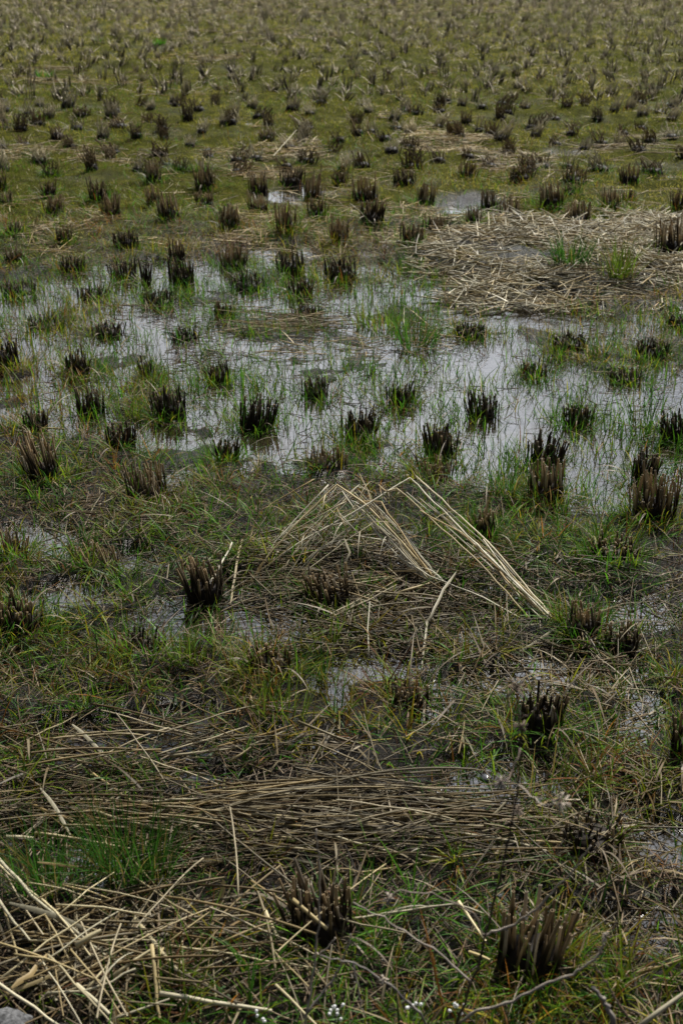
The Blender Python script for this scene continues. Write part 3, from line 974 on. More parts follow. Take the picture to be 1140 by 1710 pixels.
# moss carpet
a = Acc()
x, y = scatter(300000, 5.0, 27, 1.35)
keep = rng.uniform(0, 1, len(x)) < mossy(x, y) * np.clip((fbm(x * 5, y * 4, 95) - .36) * 5, .06, 1)
x, y = x[keep], y[keep]
N = len(x)
g = fbm(x * 1.3, y * .9, 91)[:, None]
g = np.clip((g - .5) * 2.2 + .5 + .9 * (fbm(x * 6, y * 5, 97)[:, None] - .5), 0, 1)
c = (np.array((.090, .112, .010)) * (1 - g) + np.array((.34, .305, .058)) * g) * rng.uniform(.6, 1.4, (N, 1))
dry = rng.uniform(0, 1, N) < .10 + .42 * np.clip((y - 12) / 10, 0, 1)
c[dry] = np.array((.42, .36, .24)) * rng.uniform(.6, 1.2, (int(dry.sum()), 1))
sz = 1 + np.clip((y - 8) / 12, 0, 1.2)
blades(a, np.stack([x, y, gh(x, y) - .003], 1), rng.uniform(0, 6.28, N), rng.uniform(.010, .045, N) * sz, rng.uniform(.003, .006, N) * sz, rng.uniform(.3, 1.5, N),
       rng.uniform(0, 1, N), c, 2)
tag(link("moss", a.mesh("moss", M_MOSS)), "olive moss carpet over the far half of the field", kind="stuff")

# grass tufts that stand out singly
GT = [
    (692, 588, 74, 88, 'b', 90, "tall bright green grass tuft at the right end of the grass mound in the puddle"),
    (640, 556, 130, 46, 'y', 150, "wide low green grass mound in the middle of the far water"),
    (1028, 492, 66, 88, 'y', 120, "upright yellow-green grass tuft at the front of the straw heap"),
    (948, 480, 70, 66, 'g', 150, "round dark green grass tuft growing in the straw heap"),
    (228, 1490, 150, 135, 'g', 230, "dense deep green grass tuft above the bottom left straw tangle"),
    (95, 1520, 170, 100, 'g', 200, "loose green grass tuft under the long crossed straws at bottom left"),
    (645, 1620, 80, 80, 'g', 60, "small green tuft in shade beside the largest cut clump"),
    (905, 1335, 80, 150, 'y', 26, "few tall yellow-green blades standing at the dark weed's right"),
    (1000, 1345, 50, 100, 'y', 22, "slim yellow-green tuft in mud right of the tall blades"),
    (475, 1225, 110, 80, 'y', 80, "green tuft above the pair of thick straws"),
    (545, 1140, 60, 80, 'g', 40, "upright green shoots right of the low tuft with the orange stalk"),
    (597, 945, 26, 70, 'g', 18, "thin green shoots growing up through the straw fan"),
    (735, 1185, 80, 56, 'g', 60, "bright green spreading tuft right of the low dark stubble"),
    (195, 1085, 70, 66, 'b', 45, "blue-green blades fanning left of the black tuft by the clear pool"),
    (845, 842, 84, 74, 'g', 70, "green tuft on the bank left of the pale brown bank stubble"),
    (1072, 735, 70, 120, 'g', 40, "tall reed-like green shoots in bright water at the right"),
    (215, 705, 62, 58, 'y', 60, "yellow-green grass tuft in water between two mirrored black tufts"),
    (170, 622, 40, 46, 'b', 40, "bright green shoots at the right of the square black tuft"),
    (705, 798, 50, 46, 'b', 40, "short bright grass tuft at the right behind the fan top"),
    (265, 82, 26, 16, 'b', 60, "small vivid green grass patch far off, right one of two"),
    (166, 74, 20, 12, 'b', 45, "small vivid green grass patch far off, left one of two"),
    (78, 142, 40, 18, 'b', 70, "green grass patch far off beside pale flattened straw"),
    (255, 620, 46, 40, 'g', 30, "grass shoots round the narrow black post of stalks"),
    (1005, 600, 40, 60, 'g', 30, "tall green shoots at the right of the grass-covered stubble mound"),
    (415, 1190, 90, 60, 'y', 60, "yellowish grass tuft left of the pair of thick straws"),
    (320, 1130, 90, 60, 'y', 80, "dense yellow-green grass tuft right of the black tuft by the pool"),
]
PAL = {'b': (.055, .165, .014), 'g': (.038, .115, .012), 'y': (.10, .165, .014)}
for px, py, w, h, kind, nb, lab in GT:
    s = pxscale(py); p = p2w(px, py - .1 * w); z0 = max(gz(p.x, p.y), -.012)
    D, H = w / s, h / s / math.cos(lookdown(py))
    a = Acc()
    th = rng.uniform(0, 6.28, nb); rr_ = np.sqrt(rng.uniform(0, 1, nb)) * D * .42
    pos = np.stack([rr_ * np.cos(th), rr_ * np.sin(th) * .6, np.full(nb, -.005)], 1)
    c = np.array(PAL[kind]) * rng.uniform(.6, 1.35, (nb, 1)) * np.array([1, 1, 1])
    c[rng.uniform(0, 1, nb) < .2] = (.17, .135, .035)
    wd = max(.0022, min(.012, 1.6 / s))
    blades(a, pos, th + rng.normal(0, .8, nb), H * rng.uniform(.5, 1.15, nb), rng.uniform(.7, 1.4, nb) * wd, rng.uniform(.95, 1.55, nb), rng.uniform(0, .9, nb), c, 5, c * 1.1)
    tag(link("grass_tuft", a.mesh("grass_tuft", M_GRASS), None, (p.x, p.y, z0)), lab, "grass", "grass tufts that stand out of the field")

# ------------------------------------------------------------------ straw litter (beyond counting) and the heap
def lying(acc, x, y, z, L, r, az, tilt, col, M=5, sag=.02, flat=None):
    N = len(x)
    K = 4
    f = np.linspace(-.5, .5, K)
    d = np.stack([np.cos(az) * np.cos(tilt), np.sin(az) * np.cos(tilt), np.sin(tilt)], 1)
    P = np.stack([x, y, z], 1)[:, None] + f[None, :, None] * (L[:, None] * d)[:, None]
    side = np.stack([-np.sin(az), np.cos(az), np.zeros(N)], 1)
    bow = rng.normal(0, .05, N) * L
    P = P + (.25 - f ** 2)[None, :, None] * (bow[:, None] * side)[:, None]
    P[:, :, 2] += (.25 - f[None] ** 2) * rng.normal(0, sag, N)[:, None] * L[:, None] * 3
    rad = r[:, None] * (1 - .3 * np.abs(f)[None] * rng.uniform(0, 1, N)[:, None])
    tubes(acc, P, rad, np.repeat(col[:, None], K, 1) * rng.uniform(.8, 1.1, (N, K, 1)), M)


STRAWC = np.array([(.56, .49, .31), (.47, .38, .20), (.61, .56, .41), (.35, .26, .12), (.53, .49, .35)])


def straw_cols(N, lo=.55, hi=1.15):
    return STRAWC[rng.integers(0, len(STRAWC), N)] * rng.uniform(lo, hi, (N, 1))


a = Acc()
for (cx, cy, rx, ry, hh), n_ in zip(_H, (2500, 1100, 520)):
    t_ = rng.uniform(0, 6.28, n_); q = rng.uniform(0, 1, n_) ** .62 * 1.18
    q = q * (1 + .5 * (fbm(np.cos(t_) * 1.7 + cx, np.sin(t_) * 1.7 + cy, 301) - .5))
    x, y = cx + rx * q * np.cos(t_), cy + ry * q * np.sin(t_)
    kp = rng.uniform(0, 1, n_) < np.clip((fbm(x * 5, y * 5, 303) - .30) * 5, .12, 1)
    x, y = x[kp], y[kp]; n_ = len(x)
    z = np.maximum(gh(x, y), .004) + rng.uniform(.002, .034, n_)
    L = rng.uniform(.04, .26, n_) * (1 if hh > .03 else .9)
    az = np.where(rng.uniform(0, 1, n_) < .4, rng.normal(0, .45, n_), rng.uniform(0, 6.28, n_))
    lying(a, x, y, z, L, rng.uniform(.0012, .0038, n_), az, rng.normal(0, .2, n_), straw_cols(n_, .38, 1.2))
    m_ = n_ // 5                                    # torn leaf ribbons among the stalks
    i_ = rng.integers(0, n_, m_)
    c = straw_cols(m_, .4, 1.1)
    blades(a, np.stack([x[i_], y[i_], z[i_]], 1), rng.uniform(0, 6.28, m_), rng.uniform(.05, .2, m_), rng.uniform(.003, .007, m_), rng.uniform(-.1, .6, m_), rng.uniform(0, .9, m_), c, 5, c)
hp = tag(link("straw_heap", a.mesh("straw_heap", M_STRAW)), "broad pale heap of tangled cut straw beside the bright water", kind="stuff")

a = Acc()
# patches: px centre, radii, count, length range, orientation spread, brightness
PATCH = [
    (340, 388, 150, 22, 150, (.06, .22), .35, 1.0), (440, 262, 80, 32, 260, (.06, .24), .8, .95), (90, 268, 140, 12, 120, (.05, .16), .6, .8),
    (330, 105, 60, 8, 60, (.06, .2), .6, .9), (420, 68, 120, 12, 120, (.06, .2), .5, .85), (110, 135, 110, 12, 70, (.1, .4), .3, .85),
    (745, 245, 60, 14, 110, (.06, .22), .7, .95), (860, 275, 60, 14, 90, (.06, .2), .6, .8), (1060, 255, 100, 10, 30, (.2, .5), .2, .9),
    (690, 210, 50, 14, 60, (.05, .18), .8, .8), (735, 375, 90, 34, 160, (.05, .22), 1.2, .95), (60, 385, 100, 35, 110, (.05, .22), .9, .85),
    (560, 400, 160, 40, 120, (.05, .2), 1.0, .8), (940, 330, 200, 40, 110, (.05, .2), 1.0, .8), (500, 340, 200, 60, 120, (.05, .2), 1.0, .8),
    (570, 10, 520, 14, 700, (.1, .3), 1.5, .9), (180, 200, 180, 60, 90, (.05, .2), 1.2, .75), (900, 190, 240, 80, 130, (.05, .2), 1.2, .75),
    (450, 545, 110, 20, 130, (.08, .35), .25, .6), (560, 590, 120, 26, 90, (.05, .25), .4, .7), (310, 515, 130, 8, 26, (.15, .4), .2, .55),
    (720, 565, 90, 30, 60, (.05, .2), .6, .7), (980, 600, 120, 30, 70, (.05, .22), .6, .75), (1020, 510, 120, 20, 110, (.05, .2), .8, .9),
    (640, 990, 130, 85, 420, (.06, .26), .7, .62), (500, 940, 110, 40, 150, (.06, .3), .5, .6), (830, 980, 90, 60, 90, (.05, .2), 1.0, .6),
    (590, 1070, 160, 40, 110, (.06, .26), .8, .55), (200, 1255, 200, 50, 90, (.06, .28), .5, .60), (540, 1280, 160, 50, 90, (.05, .2), .9, .58),
    (480, 1372, 420, 48, 330, (.08, .38), .17, .5), (480, 1440, 260, 36, 130, (.06, .3), .3, .58), (110, 1350, 140, 50, 90, (.06, .3), .5, .55),
    (130, 1610, 170, 110, 150, (.06, .3), .8, .6), (360, 1600, 160, 110, 90, (.05, .28), .9, .6), (620, 1600, 180, 90, 60, (.05, .25), 1.0, .55),
    (870, 1420, 160, 40, 70, (.08, .3), .25, .6), (960, 1500, 180, 90, 90, (.04, .2), 1.2, .55), (900, 1110, 200, 60, 110, (.04, .18), 1.2, .5),
    (300, 940, 250, 90, 170, (.04, .18), 1.2, .55), (150, 860, 180, 60, 90, (.04, .2), 1.2, .55),
    (470, 1000, 90, 40, 110, (.05, .22), .7, .58),
    (900, 1190, 210, 110, 260, (.03, .16), 1.3, .7), (1040, 1000, 130, 90, 160, (.03, .16), 1.2, .7), (1040, 1350, 110, 70, 110, (.03, .15), 1.3, .7),
]
for cx, cy, rx, ry, n_, (l0, l1), spread, br in PATCH:
    if cy < 420: n_, rx, ry = int(n_ * 3.2), rx * 1.25, ry * 1.35
    if cy > 850: n_, br = int(n_ * .9), br * rnd.uniform(.42, .66)
    t_ = rng.uniform(0, 6.28, n_); q = np.sqrt(rng.uniform(0, 1, n_))
    pts = [p2w(cx + rx * q_ * math.cos(tt), max(-60, cy + ry * q_ * math.sin(tt))) for q_, tt in zip(q, t_)]
    x, y = np.array([p.x for p in pts]), np.array([p.y for p in pts])
    if cy < 640:                                     # ragged patches, not discs
        kp = fbm(x * 4 + 3, y * 2.5, 401) > rnd.uniform(.42, .52)
        x, y = x[kp], y[kp]; n_ = len(x)
        if n_ < 3: continue
    far = np.clip((y - 6) / 14, 0, 1)
    L = rng.uniform(l0, l1, n_)
    az = rng.normal(0, spread, n_) + (rng.uniform(0, 1, n_) < .5) * math.pi
    z = np.maximum(gh(x, y), .001) + rng.uniform(.002, .026, n_)
    lying(a, x, y, z, L, rng.uniform(.0006, .0021, n_) * (1 + 1.3 * far), az, rng.normal(.02, .09, n_), straw_cols(n_, .25, 1.1) * br * np.array([1.0, .90, .74]) * (1.0 if cy > 850 else 1.25), 5)
    m_ = n_ // 3
    i_ = rng.integers(0, n_, m_)
    c = straw_cols(m_, .25, 1.0) * br * np.array([1.0, .88, .7])
    blades(a, np.stack([x[i_], y[i_], z[i_]], 1), rng.uniform(0, 6.28, m_), rng.uniform(.04, .16, m_), rng.uniform(.002, .006, m_) * (1 + far[i_]), rng.uniform(-.1, .5, m_), rng.uniform(0, .9, m_), c, 5, c)
# short rotten fragments everywhere in the near field
x, y = scatter(31000, 1.3, 7.0, 1.0)
keep = (rng.uniform(0, 1, len(x)) < np.where(wet(x, y) < .3, 1, np.where(y < 3.4, .22, .25))) & (fbm(x * 3.1, y * 3.1, 131) > .38)
x, y = x[keep], y[keep]
N = len(x)
c = np.array([(.13, .085, .045), (.08, .048, .024), (.22, .17, .11), (.035, .024, .014)])[rng.integers(0, 4, N)] * rng.uniform(.5, 1.3, (N, 1))
lying(a, x, y, np.maximum(gh(x, y), .001) + rng.uniform(.001, .018, N), rng.uniform(.02, .11, N), rng.uniform(.0006, .0017, N), rng.uniform(0, 6.28, N), rng.normal(.03, .18, N), c, 4)
tag(link("straw_litter", a.mesh("straw_litter", M_STRAW)), "thin straw litter strewn over mud and moss", kind="stuff")

# ------------------------------------------------------------------ straws one can pick out
F = "bent straws of the fan"
G = "straws of the flattened band"
T = "straws of the bottom left tangle"
def straw_thing(pts, r, bright, label, leaf=None, wide=False, cat="straw", group="single dry straws lying about the field"):
    """pts: (px, py, height above ground level). A leaf-like straw is a flat ribbon, the others are round and hollow."""
    W = [p2w(px, py, z) for px, py, z in pts]
    o0 = W[0].copy()
    # finer points along it, slightly crooked, thinning to the far end
    fine = []
    for i in range(len(W) - 1):
        n_ = max(2, int((W[i + 1] - W[i]).length / .035))
        for k in range(n_):
            fine.append(W[i].lerp(W[i + 1], k / n_))
    fine.append(W[-1])
    fine = [f + Vector((rnd.gauss(0, .0011), rnd.gauss(0, .0011), rnd.gauss(0, .0009))) - o0 for f in fine]
    K = len(fine)
    c0 = np.array(rnd.choice(STRAWC.tolist())) * bright * rnd.uniform(.8, 1.05) * (np.array([.78, .74, .66]) if group == G else np.array([.88, .86, .80]) if group != F else np.array([1.05, 1.05, 1.10]))
    a = Acc()
    cols = [c0 * (rnd.uniform(.86, 1.08)) * (.62 if (k % 7 == 5) else 1) for k in range(K)]
    if wide:
        V, C, q = [], [], []
        for k, f in enumerate(fine):
            t_ = (fine[min(K - 1, k + 1)] - fine[max(0, k - 1)]).normalized()
            sd = t_.cross(Vector((.3, -.6, .8))).normalized()
            nn = sd.cross(t_)
            w_ = r * .55 * (1.0 if 0 < k < K - 1 else .35) * (1 - .35 * k / K)
            for u, dn in ((-1, .0), (0, .35), (1, 0.0)):
                V.append(tuple(f + sd * (w_ * u) + nn * (w_ * dn))); C.append(cols[k] * (.85 if u == 0 else 1))
        for k in range(K - 1):
            for u in (0, 1):
                i = 3 * k + u
                q.append((i, i + 1, i + 4, i + 3))
        a.add(np.array(V), np.array(C), np.array(q))
    else:
        rs = [r * (.70 if group == T else .84) * (1 - .28 * k / (K - 1)) * (1.14 if k % 7 == 5 else 1) for k in range(K)]
        tube(a, [tuple(f) for f in fine], rs, cols, 7, True)
    o = link("dry_leaf" if wide else "straw", a.mesh("straw", M_STRAW), None, o0)
    tag(o, label, cat, group)
    if leaf:                                           # a dry leaf blade still attached
        b = Acc()
        az, L = leaf
        k = int(K * .55)
        cc = np.array([c0 * .6])
        blades(b, np.array([tuple(fine[k])]), np.array([az]), np.array([L]), np.array([.0032]), np.array([.5]), np.array([1.3]), cc, 6, cc)
        link("leaf", b.mesh("leaf", M_STRAW), o)
    return o


S1 = [
    # the fan of bent straws in the middle
    ([(932, 1043, .01), (810, 925, .10), (683, 797, .20), (606, 846, .16), (500, 906, .08), (430, 956, .02)], .0030, 1.25, "longest bent straw of the fan, its dark half reaching far left across the others", F),
    ([(924, 1038, .01), (905, 1010, .03), (815, 905, .11), (693, 795, .20)], .0032, 1.3, "topmost right straw of the fan running straight to the bundle's foot", F),
    ([(890, 1038, .01), (800, 940, .09), (663, 815, .19), (645, 820, .19), (632, 810, .18)], .0030, 1.25, "straw of the right bundle bent flat at its upper tip, lowest of the long ones", F),
    ([(870, 1000, .02), (815, 930, .09), (770, 890, .13), (700, 852, .16)], .0024, 1.2, "shorter straw between the two bundles ending above the long low one", F),
    ([(890, 1000, .02), (812, 932, .09), (783, 917, .10), (762, 960, .03)], .0020, 1.1, "small straw kinked like a hook inside the right bundle", F),
    ([(910, 1022, .01), (850, 960, .06), (806, 900, .10)], .0022, 1.15, "thin straw on the right flank of the right bundle", F),
    ([(918, 1036, .01), (860, 985, .05), (825, 945, .07)], .0042, .95, "thick spotted straw at the foot of the right bundle", F),
    ([(735, 977, .01), (672, 907, .09), (610, 842, .16), (563, 810, .19), (490, 880, .11), (440, 938, .03), (420, 968, .01)], .0036, 1.3, "thickest bent straw of the left bundle, peak at the fan's left top", F),
    ([(727, 986, .01), (665, 915, .08), (605, 857, .14), (577, 827, .17)], .0030, 1.25, "second thick straw of the left bundle, cut at its top", F),
    ([(738, 986, .01), (700, 935, .07), (636, 837, .17), (600, 838, .16)], .0028, 1.3, "left bundle straw folded sharply left at its top", F),
    ([(715, 976, .01), (640, 905, .09), (610, 866, .13), (575, 872, .12), (545, 880, .10), (490, 925, .04), (443, 950, .01)], .0028, 1.15, "left bundle straw that turns back low to the left", F),
    ([(680, 930, .06), (622, 835, .16), (600, 792, .18)], .0020, 1.1, "thin straw sticking up past the top of the left bundle", F),
    ([(881, 1040, .01), (807, 998, .04), (718, 962, .05), (660, 927, .06)], .0026, 1.25, "straw lying low from the left bundle to the right bundle's foot", F),
    ([(548, 810, .17), (510, 850, .12), (460, 905, .06), (425, 965, .01)], .0026, 1.0, "left strand of the fan next to the thickest one, dropping steeply", F),
    ([(577, 837, .15), (545, 855, .13), (500, 880, .09), (430, 915, .03), (400, 930, .01)], .0022, 1.05, "left strand of the fan reaching farthest left and low", F),
    ([(525, 800, .13), (455, 840, .06), (440, 850, .05), (420, 868, .01)], .0022, 1.15, "lone straw behind the fan's left strands, its tip raised", F),
    ([(645, 903, .06), (595, 895, .08)], .0024, 1.2, "short pale straw stub crossing the left bundle", F),
    ([(663, 990, .025), (718, 973, .03)], .0046, 1.0, "short thick tan straw lying at the left bundle's foot", F),
    ([(560, 1075, .02), (500, 1072, .02)], .0034, .7, "thick brown straw lying below the stubble under the fan", F),
    ([(500, 1072, .015), (575, 1032, .03), (610, 1018, .03)], .0030, .75, "brown straw slanting below the stubble under the fan", F),
    ([(512, 1000, .03), (595, 1035, .02)], .0020, .9, "thin straw crossing in front of the sheltered stubble", F),
    ([(615, 1100, .01), (613, 1050, .05), (618, 1005, .08)], .0022, 1.0, "pale straw standing upright below the fan", F),
    ([(400, 960, .02), (345, 935, .03), (383, 910, .05)], .0026, 1.0, "short pale broken straw left of the fan's strands", F),
    ([(345, 985, .05), (388, 907, .07)], .0034, 1.1, "thick pale straw leaning right from the tall brown tuft", F),
    # the flattened band across the foreground
    ([(61, 1391, .03), (150, 1405, .035), (238, 1422, .03)], .0042, 1.15, "thick pale straw just above the deep green tuft at left", G),
    ([(10, 1398, .03), (60, 1400, .03)], .0060, 1.2, "short thick whitish straw at the left edge above the grass", G),
    ([(162, 1357, .03), (254, 1383, .035), (340, 1397, .03)], .0044, .9, "thick tan straw leading into the band from the left", G),
    ([(302, 1371, .03), (390, 1408, .03)], .0046, .8, "thick straw ending in a dark rotten tip", G),
    ([(221, 1338, .03), (420, 1331, .035), (600, 1329, .04), (700, 1333, .04), (830, 1340, .03)], .0032, .85, "longest straw, along the upper edge of the band", G),
    ([(420, 1347, .035), (540, 1347, .04), (600, 1356, .035), (668, 1371, .03)], .0034, .9, "upper straw of the band curving down at its right end", G),
    ([(420, 1359, .04), (554, 1371, .04), (700, 1377, .04), (805, 1379, .035)], .0040, 1.0, "long pale straw through the middle of the band", G),
    ([(569, 1378, .04), (697, 1393, .04)], .0046, .85, "thick short straw in the middle of the band, right part", G),
    ([(465, 1377, .04), (611, 1392, .045), (748, 1401, .04), (795, 1403, .03)], .0030, 1.1, "long whitish straw just under the middle of the band", G),
    ([(530, 1389, .04), (658, 1424, .04), (735, 1433, .035)], .0036, 1.0, "straw fanning down right from the band", G),
    ([(560, 1456, .03), (600, 1457, .03), (760, 1433, .035), (835, 1425, .03)], .0028, 1.0, "thin straw along the lower edge of the band rising to the right", G),
    ([(300, 1415, .03), (420, 1418, .035), (525, 1418, .03)], .0030, .8, "brown straw low in the band, left of the pale weed stem", G),
    ([(468, 1433, .03), (569, 1454, .03)], .0036, .75, "thick brown straw at the band's lower edge under the weed stem", G),
    ([(757, 1388, .03), (852, 1405, .035), (922, 1424, .03)], .0048, 1.0, "thick straw passing behind the dark weed stem", G),
    ([(860, 1405, .03), (976, 1408, .04)], .0036, .95, "straw ending at the low black rotted tuft", G),
    ([(985, 1398, .05), (1062, 1377, .06)], .0036, 1.2, "pale straw pointing up right over the black rotted tuft", G),
    ([(990, 1404, .045), (1055, 1386, .05)], .0022, 1.1, "thin straw under the pale one over the black rotted tuft", G),
    ([(813, 1371, .02), (844, 1340, .04)], .0040, .9, "short tan straw leaning beside the dark weed stem", G),
    ([(420, 1330, .03), (560, 1318, .03), (690, 1322, .03), (760, 1337, .03)], .0024, .9, "thin straw bowed over the top of the band", G),
    ([(250, 1360, .03), (420, 1368, .035), (520, 1380, .03)], .0028, .8, "dull straw in the band's left half", G),
    ([(330, 1385, .03), (470, 1396, .035), (560, 1408, .03)], .0028, .95, "straw in the band's left half, below the dull one", G),
    ([(640, 1345, .03), (760, 1372, .03)], .0026, 1.0, "thin straw crossing the band's right half downwards", G),
    ([(280, 1262, .02), (380, 1252, .03), (420, 1243, .04), (490, 1215, .05)], .0038, 1.0, "lower one of the pair of thick straws pointing up right", G),
    ([(345, 1252, .02), (420, 1233, .04), (487, 1213, .055)], .0038, .85, "upper one of the pair of thick straws pointing up right", G),
    ([(497, 1207, .05), (560, 1230, .035), (607, 1244, .02)], .0036, .7, "brown straw slanting down right beside the pair", G),
    ([(133, 1309, .02), (258, 1261, .03), (413, 1213, .04)], .0022, 1.2, "long thin pale straw over the muddy pool at left", G),
    ([(0, 1255, .03), (129, 1195, .04)], .0020, 1.0, "thin straw slanting up from the left edge above the mud pool", G),
    ([(59, 1298, .02), (136, 1300, .02)], .0038, .8, "brown straw lying at the mud pool's near side", G),
    ([(40, 1257, .02), (173, 1276, .025)], .0040, .65, "dark brown straw across the mud pool", G),
    ([(52, 1342, .03), (122, 1372, .03)], .0050, .75, "thick brown straw below the mud pool on the left", G),
    ([(144, 1283, .03), (221, 1338, .03)], .0032, .85, "straw slanting down right from the mud pool to the band", G),
    ([(385, 1270, .03), (420, 1248, .05)], .0032, 1.25, "short whitish straw tip below the pair of thick straws", G),
    # bottom left tangle
    ([(-10, 1425, .10), (54, 1497, .09), (138, 1564, .07), (186, 1604, .05)], .0046, 1.2, "long thick straw from the left edge across the top of the tangle", T),
    ([(-10, 1436, .08), (66, 1500, .07), (117, 1543, .06)], .0040, 1.1, "straw alongside and above the long thick one", T),
    ([(-5, 1500, .09), (25, 1542, .08), (49, 1572, .07)], .0040, 1.1, "short straw dropping from the left edge to the crossing", T),
    ([(5, 1515, .08), (27, 1581, .06), (33, 1615, .05)], .0032, 1.1, "near-upright straw close to the left edge of the tangle", T),
    ([(-5, 1642, .06), (79, 1571, .08), (149, 1526, .10)], .0030, 1.2, "straw rising right across the tangle with its tip in the air", T),
    ([(49, 1572, .07), (138, 1568, .07), (249, 1571, .06)], .0030, 1.0, "level straw across the tangle at mid height", T),
    ([(128, 1580, .085), (168, 1553, .095)], .0072, 1.1, "short thick straw piece with a split end lying on top", T),
    ([(147, 1537, .05), (247, 1567, .05)], .0034, .9, "straw leading right into the deep green tuft", T),
    ([(81, 1657, .06), (138, 1655, .07), (187, 1638, .08), (228, 1617, .08)], .0032, 1.15, "straw curving up right through the tangle's centre", T),
    ([(187, 1634, .06), (254, 1583, .08)], .0050, 1.1, "thick straw rising right beside the pale upright one", T),
    ([(255, 1579, .09), (260, 1652, .06), (265, 1702, .04)], .0050, 1.15, "thick pale upright straw at the tangle's right side", T),
    ([(272, 1585, .07), (263, 1613, .06), (268, 1662, .05)], .0020, 1.1, "thin wavy straw next to the thick pale upright one", T),
    ([(226, 1532, .05), (280, 1603, .06), (308, 1633, .05)], .0056, .75, "thick brown straw slanting behind the pale upright one", T),
    ([(147, 1651, .06), (185, 1604, .07)], .0032, 1.3, "short white straw under the split piece", T),
    ([(130, 1645, .07), (184, 1693, .06)], .0056, 1.25, "thick whitish straw slanting down right at the bottom", T),
    ([(56, 1608, .04), (98, 1673, .04)], .0050, .8, "thick dull straw low in the tangle's left", T),
    ([(-5, 1642, .08), (59, 1682, .07), (100, 1715, .06)], .0038, 1.15, "pale straw from the left edge towards the grey stone", T),
    ([(177, 1574, .05), (217, 1604, .05)], .0046, .75, "short brown straw beside the split piece", T),
    ([(182, 1703, .06), (282, 1668, .07)], .0034, 1.0, "straw at the very bottom rising to the right", T),
    ([(268, 1659, .06), (350, 1673, .06), (455, 1689, .05)], .0060, 1.0, "thick tan straw level along the bottom", T),
    ([(273, 1578, .06), (353, 1523, .07)], .0024, 1.1, "thin straw rising right of the tangle into the grass", T),
    ([(280, 1578, .05), (400, 1596, .05), (522, 1617, .05)], .0030, .85, "long thin straw from the tangle to the shaded wide tuft", T),
    ([(238, 1550, .05), (303, 1631, .05)], .0052, .95, "thick straw ending at the level bottom straw", T),
    ([(420, 1473, .05), (483, 1512, .05)], .0036, 1.1, "straw pointing at the top of the shaded wide tuft", T),
    ([(487, 1503, .10), (547, 1551, .08)], .0056, 1.0, "thick pale straw leaning on the shaded wide tuft", T),
    ([(442, 1520, .06), (470, 1574, .04)], .0056, 1.15, "thick pale stub left of the shaded wide tuft", T),
    ([(453, 1583, .05), (514, 1648, .06)], .0026, 1.1, "thin straw crossing down to the pale weed stem", T),
    ([(460, 1643, .06), (529, 1713, .07)], .0034, .9, "straw at the bottom edge below the weed stem", T),
    ([(570, 1536, .04), (680, 1521, .05), (760, 1510, .06), (806, 1526, .05)], .0038, 1.0, "tan straw in shade left of the dark weed stem", T),
    ([(765, 1505, .08), (811, 1571, .06)], .0040, 1.3, "short white straw beside the dark weed stem", T),
    ([(783, 1589, .06), (817, 1603, .06)], .0046, 1.2, "short whitish straw touching the largest cut clump", T),
    ([(1065, 1626, .04), (1145, 1600, .06)], .0036, 1.0, "straw at the right edge near the bottom", T),
    ([(1060, 1716, .12), (1145, 1655, .15)], .0060, 1.0, "thick tan straw raised over the bottom right corner", T),
    ([(65, 710 + 5, .03), (108, 716, .035), (70, 713, .03)][:2], .0042, 1.1, "thick pale straw lying across the dark tuft at the puddle's left shore", None),
    ([(575, 178, .30), (598, 222, .12)], .0040, 1.15, "long pale straw leaning up from a far dark tuft", None),
    ([(618, 190, .22), (612, 218, .08), (624, 236, .04)], .0040, 1.4, "white kinked straw on the right of a far dark tuft", None),
    ([(45, 416, .02), (58, 380, .10), (62, 362, .16)], .0034, 1.2, "long white straw standing at the left beyond the water", None),
    ([(585, 340, .14), (625, 376, .04)], .0032, 1.1, "pale straw slanting against the dark spread tuft", None),
    ([(960, 340, .01), (963, 305, .14)], .0030, 1.1, "upright pale straw at the low black tuft behind the heap", None),
    ([(455, 262, .05), (495, 217, .16)], .0036, 1.2, "pale straw raised over the far left straw patch", None),
    ([(1010, 268, .05), (1075, 254, .10), (1140, 255, .08)], .0040, 1.0, "long flat straw far off at the right", None),
]
for k in range(18):                                  # thinner companions that fill out the two bundles
    right = k % 2 == 0
    dx, dy = rnd.uniform(-16, 16), rnd.uniform(-10, 10)
    if right:
        f = rnd.uniform(.55, .98)
        pts = [(915 + dx, 1038 + dy * .4, .01), (805 + dx, 925 + dy, .08), (915 - 245 * f + dx, 1038 - 232 * f + dy, .02 + .17 * f)]
    else:
        f = rnd.uniform(.6, 1.0)
        pts = [(732 + dx * .6, 980 + dy * .6, .01), (662 + dx, 900 + dy, .09), (732 - 150 * f + dx, 980 - 160 * f + dy, .02 + .15 * f)]
        if rnd.random() < .6: pts.append((pts[-1][0] - rnd.uniform(60, 130), pts[-1][1] + rnd.uniform(50, 90), .05))
    S1.append((pts, rnd.uniform(.0015, .0026), rnd.uniform(.7, 1.2), "thin companion straw in the %s bundle of the bent fan" % ("right" if right else "left"), F))
for k in range(16):                                  # long pale straws raking across the bottom left corner
    x0_, y0_ = rnd.uniform(-20, 120), rnd.uniform(1470, 1640)
    a_ = rnd.choice((rnd.uniform(.6, 1.2), rnd.uniform(-.7, -.3), rnd.uniform(.1, .4)))
    l_ = rnd.uniform(90, 210)
    S1.append(([(x0_, y0_, .08), (x0_ + l_ * .5 * math.cos(a_), y0_ + l_ * .5 * math.sin(a_) - 4, .085), (x0_ + l_ * math.cos(a_), y0_ + l_ * math.sin(a_), .06)],
               rnd.uniform(.0016, .0032), rnd.uniform(.85, 1.2), "long pale straw lying on top of the bottom left tangle", T))
